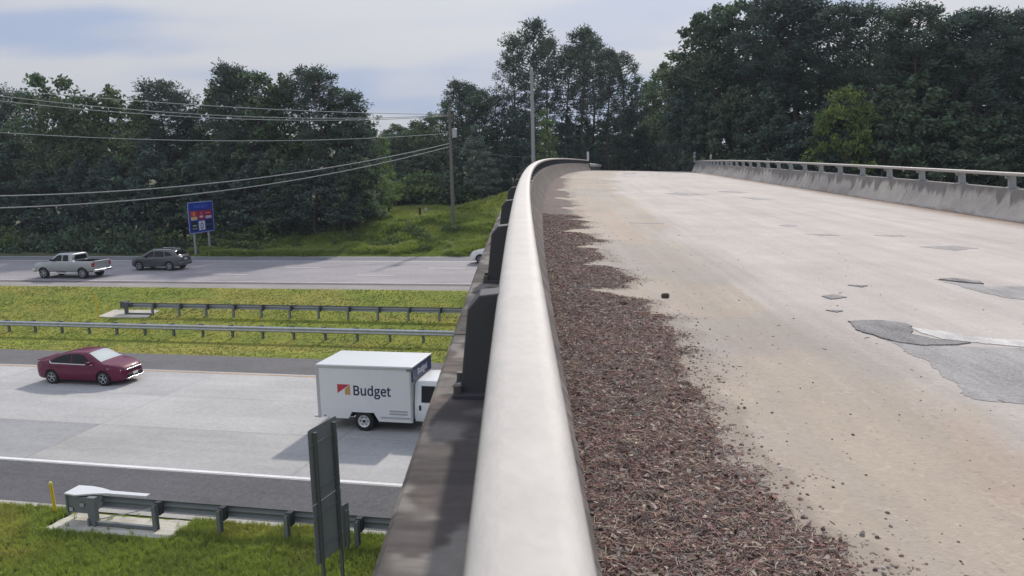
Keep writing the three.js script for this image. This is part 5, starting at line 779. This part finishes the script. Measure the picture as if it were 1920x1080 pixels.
{
  const r = rng(77), protos = {};
  for (const zone of Object.keys(treeRows)) treeRows[zone].forEach((row) => {
    const [kind, X, D, top, w] = row, alike = treeRows[zone].filter((q) => q[0] === kind).sort((p, q) => p[1] / p[2] - q[1] / q[2]), at = alike.indexOf(row) + 1;
    const i = Math.floor(r() * kinds[kind].length), key = kind + i, [a, n] = toAN(X, D), base = terrainY(a, n), H = Math.max(3, top - base), k = H / 20;
    const label = (alike.length > 1 ? ordinal(at) + ' from left of the ' + kindWord[kind] + 's ' : kindWord[kind] + ' ') + zoneWord[zone], group = kindWord[kind] + 's ' + zoneWord[zone], pos = [X, base, -D], turn = r() * 6.283;
    let o = protos[key];
    if (!o) { o = protos[key] = thing(kindName[kind], label, 'tree', pos, turn, group); part('trunk', kinds[kind][i].wood, kind === 'p' ? bark : barkGrey, o); part('crown', kinds[kind][i].leaves, leafMat, o); }
    else o = copyOf(o, label, pos, turn, group);
    const wide = w * (kind === 'e' || kind === 'y' || kind === 'g' || kind === 'v' ? Math.max(k, 0.5) * 0.95 + 0.08 : lerp(k, 1, 0.35)); o.scale.set(wide, k, wide);
  });
}
// ------------------------------------------------------------------ undergrowth at the foot of the wood
function shrub(seed, col) { const r = rng(seed), sink = leafSink(), wood = []; for (let b = 0; b < 26; b++) { const an = r() * 6.283, rr = 1.5 * Math.sqrt(r()), y = 0.2 + 1.6 * r() * (1.15 - rr / 1.7), c = V3(Math.cos(an) * rr, y, Math.sin(an) * rr); if (b % 3 === 0) limb(wood, V3(0, -0.2, 0), c, 0.03, 0.008, 0.3, r); clump(sink, r, c, 0.35 + 0.3 * r(), 0.8, 34, 0.27, col, false); } return { wood: merge(wood), leaves: sink.build() }; }
{
  const defs = [shrub(61, [0.085, 0.135, 0.055]), shrub(67, [0.13, 0.19, 0.045]), shrub(73, [0.075, 0.118, 0.062])], protos = [], r = rng(99), nth = [0, 0];
  const put = (a, n, s, label, group, v) => { const i = v ?? Math.floor(r() * 3), pos = F(a, n, terrainY(a, n) - 0.05), turn = r() * 6.283; let o = protos[i]; if (!o) { o = protos[i] = thing('shrub', label, 'shrub', pos, turn, group); part('stems', defs[i].wood, barkGrey, o); part('foliage', defs[i].leaves, leafMat, o); } else o = copyOf(o, label, pos, turn, group); o.scale.set(s * (0.9 + 0.3 * r()), s * (0.75 + 0.5 * r()), s * (0.9 + 0.3 * r())); };
  for (let a = -82; a < -43; a += 1.55) put(a + r(), 69.2 + 1.6 * r() + (Math.abs(a + 46) < 3 ? 1.2 : 0), 0.85 + 0.6 * r(), ordinal(++nth[0]) + ' from left of the shrubs at the foot of the wood by the far shoulder', 'shrubs along the foot of the wood');
  for (let i = 0; i < 26; i++) { const a = -42 + i * 0.8 + r() * 0.7, n = lerp(68.5, 74, r()); put(a, n, 0.28 + 0.3 * r(), ordinal(i + 1) + ' from left of the small weedy bushes on the grass bank', 'weedy bushes on the grass bank', 1); }
  { const [a0, n0] = toAN(-24, 104), [a1, n1] = toAN(-1.5, 99); for (let i = 0; i < 22; i++) { const u = i / 21; put(lerp(a0, a1, u) + r() - 0.5, lerp(n0, n1, u) + 3 * r(), 1.3 + 0.9 * r(), ordinal(i + 1) + ' from left of the shrubs under the trees behind the clearing', 'shrubs behind the clearing'); } }
  for (const [a, n, s] of [[-43.2, 70, 1.3], [-42.2, 72, 1.5], [-42.6, 75, 1.6], [-41.4, 78, 1.5]]) put(a, n, s, ordinal(++nth[1]) + ' from left of the shrubs where the wood meets the bank', 'shrubs at the corner of the wood');
}
// a little summer haze between here and the woods
scene.fog = new THREE.FogExp2(new THREE.Color().setRGB(0.74, 0.82, 0.95), 0.0003);
renderer.render(scene, camera);
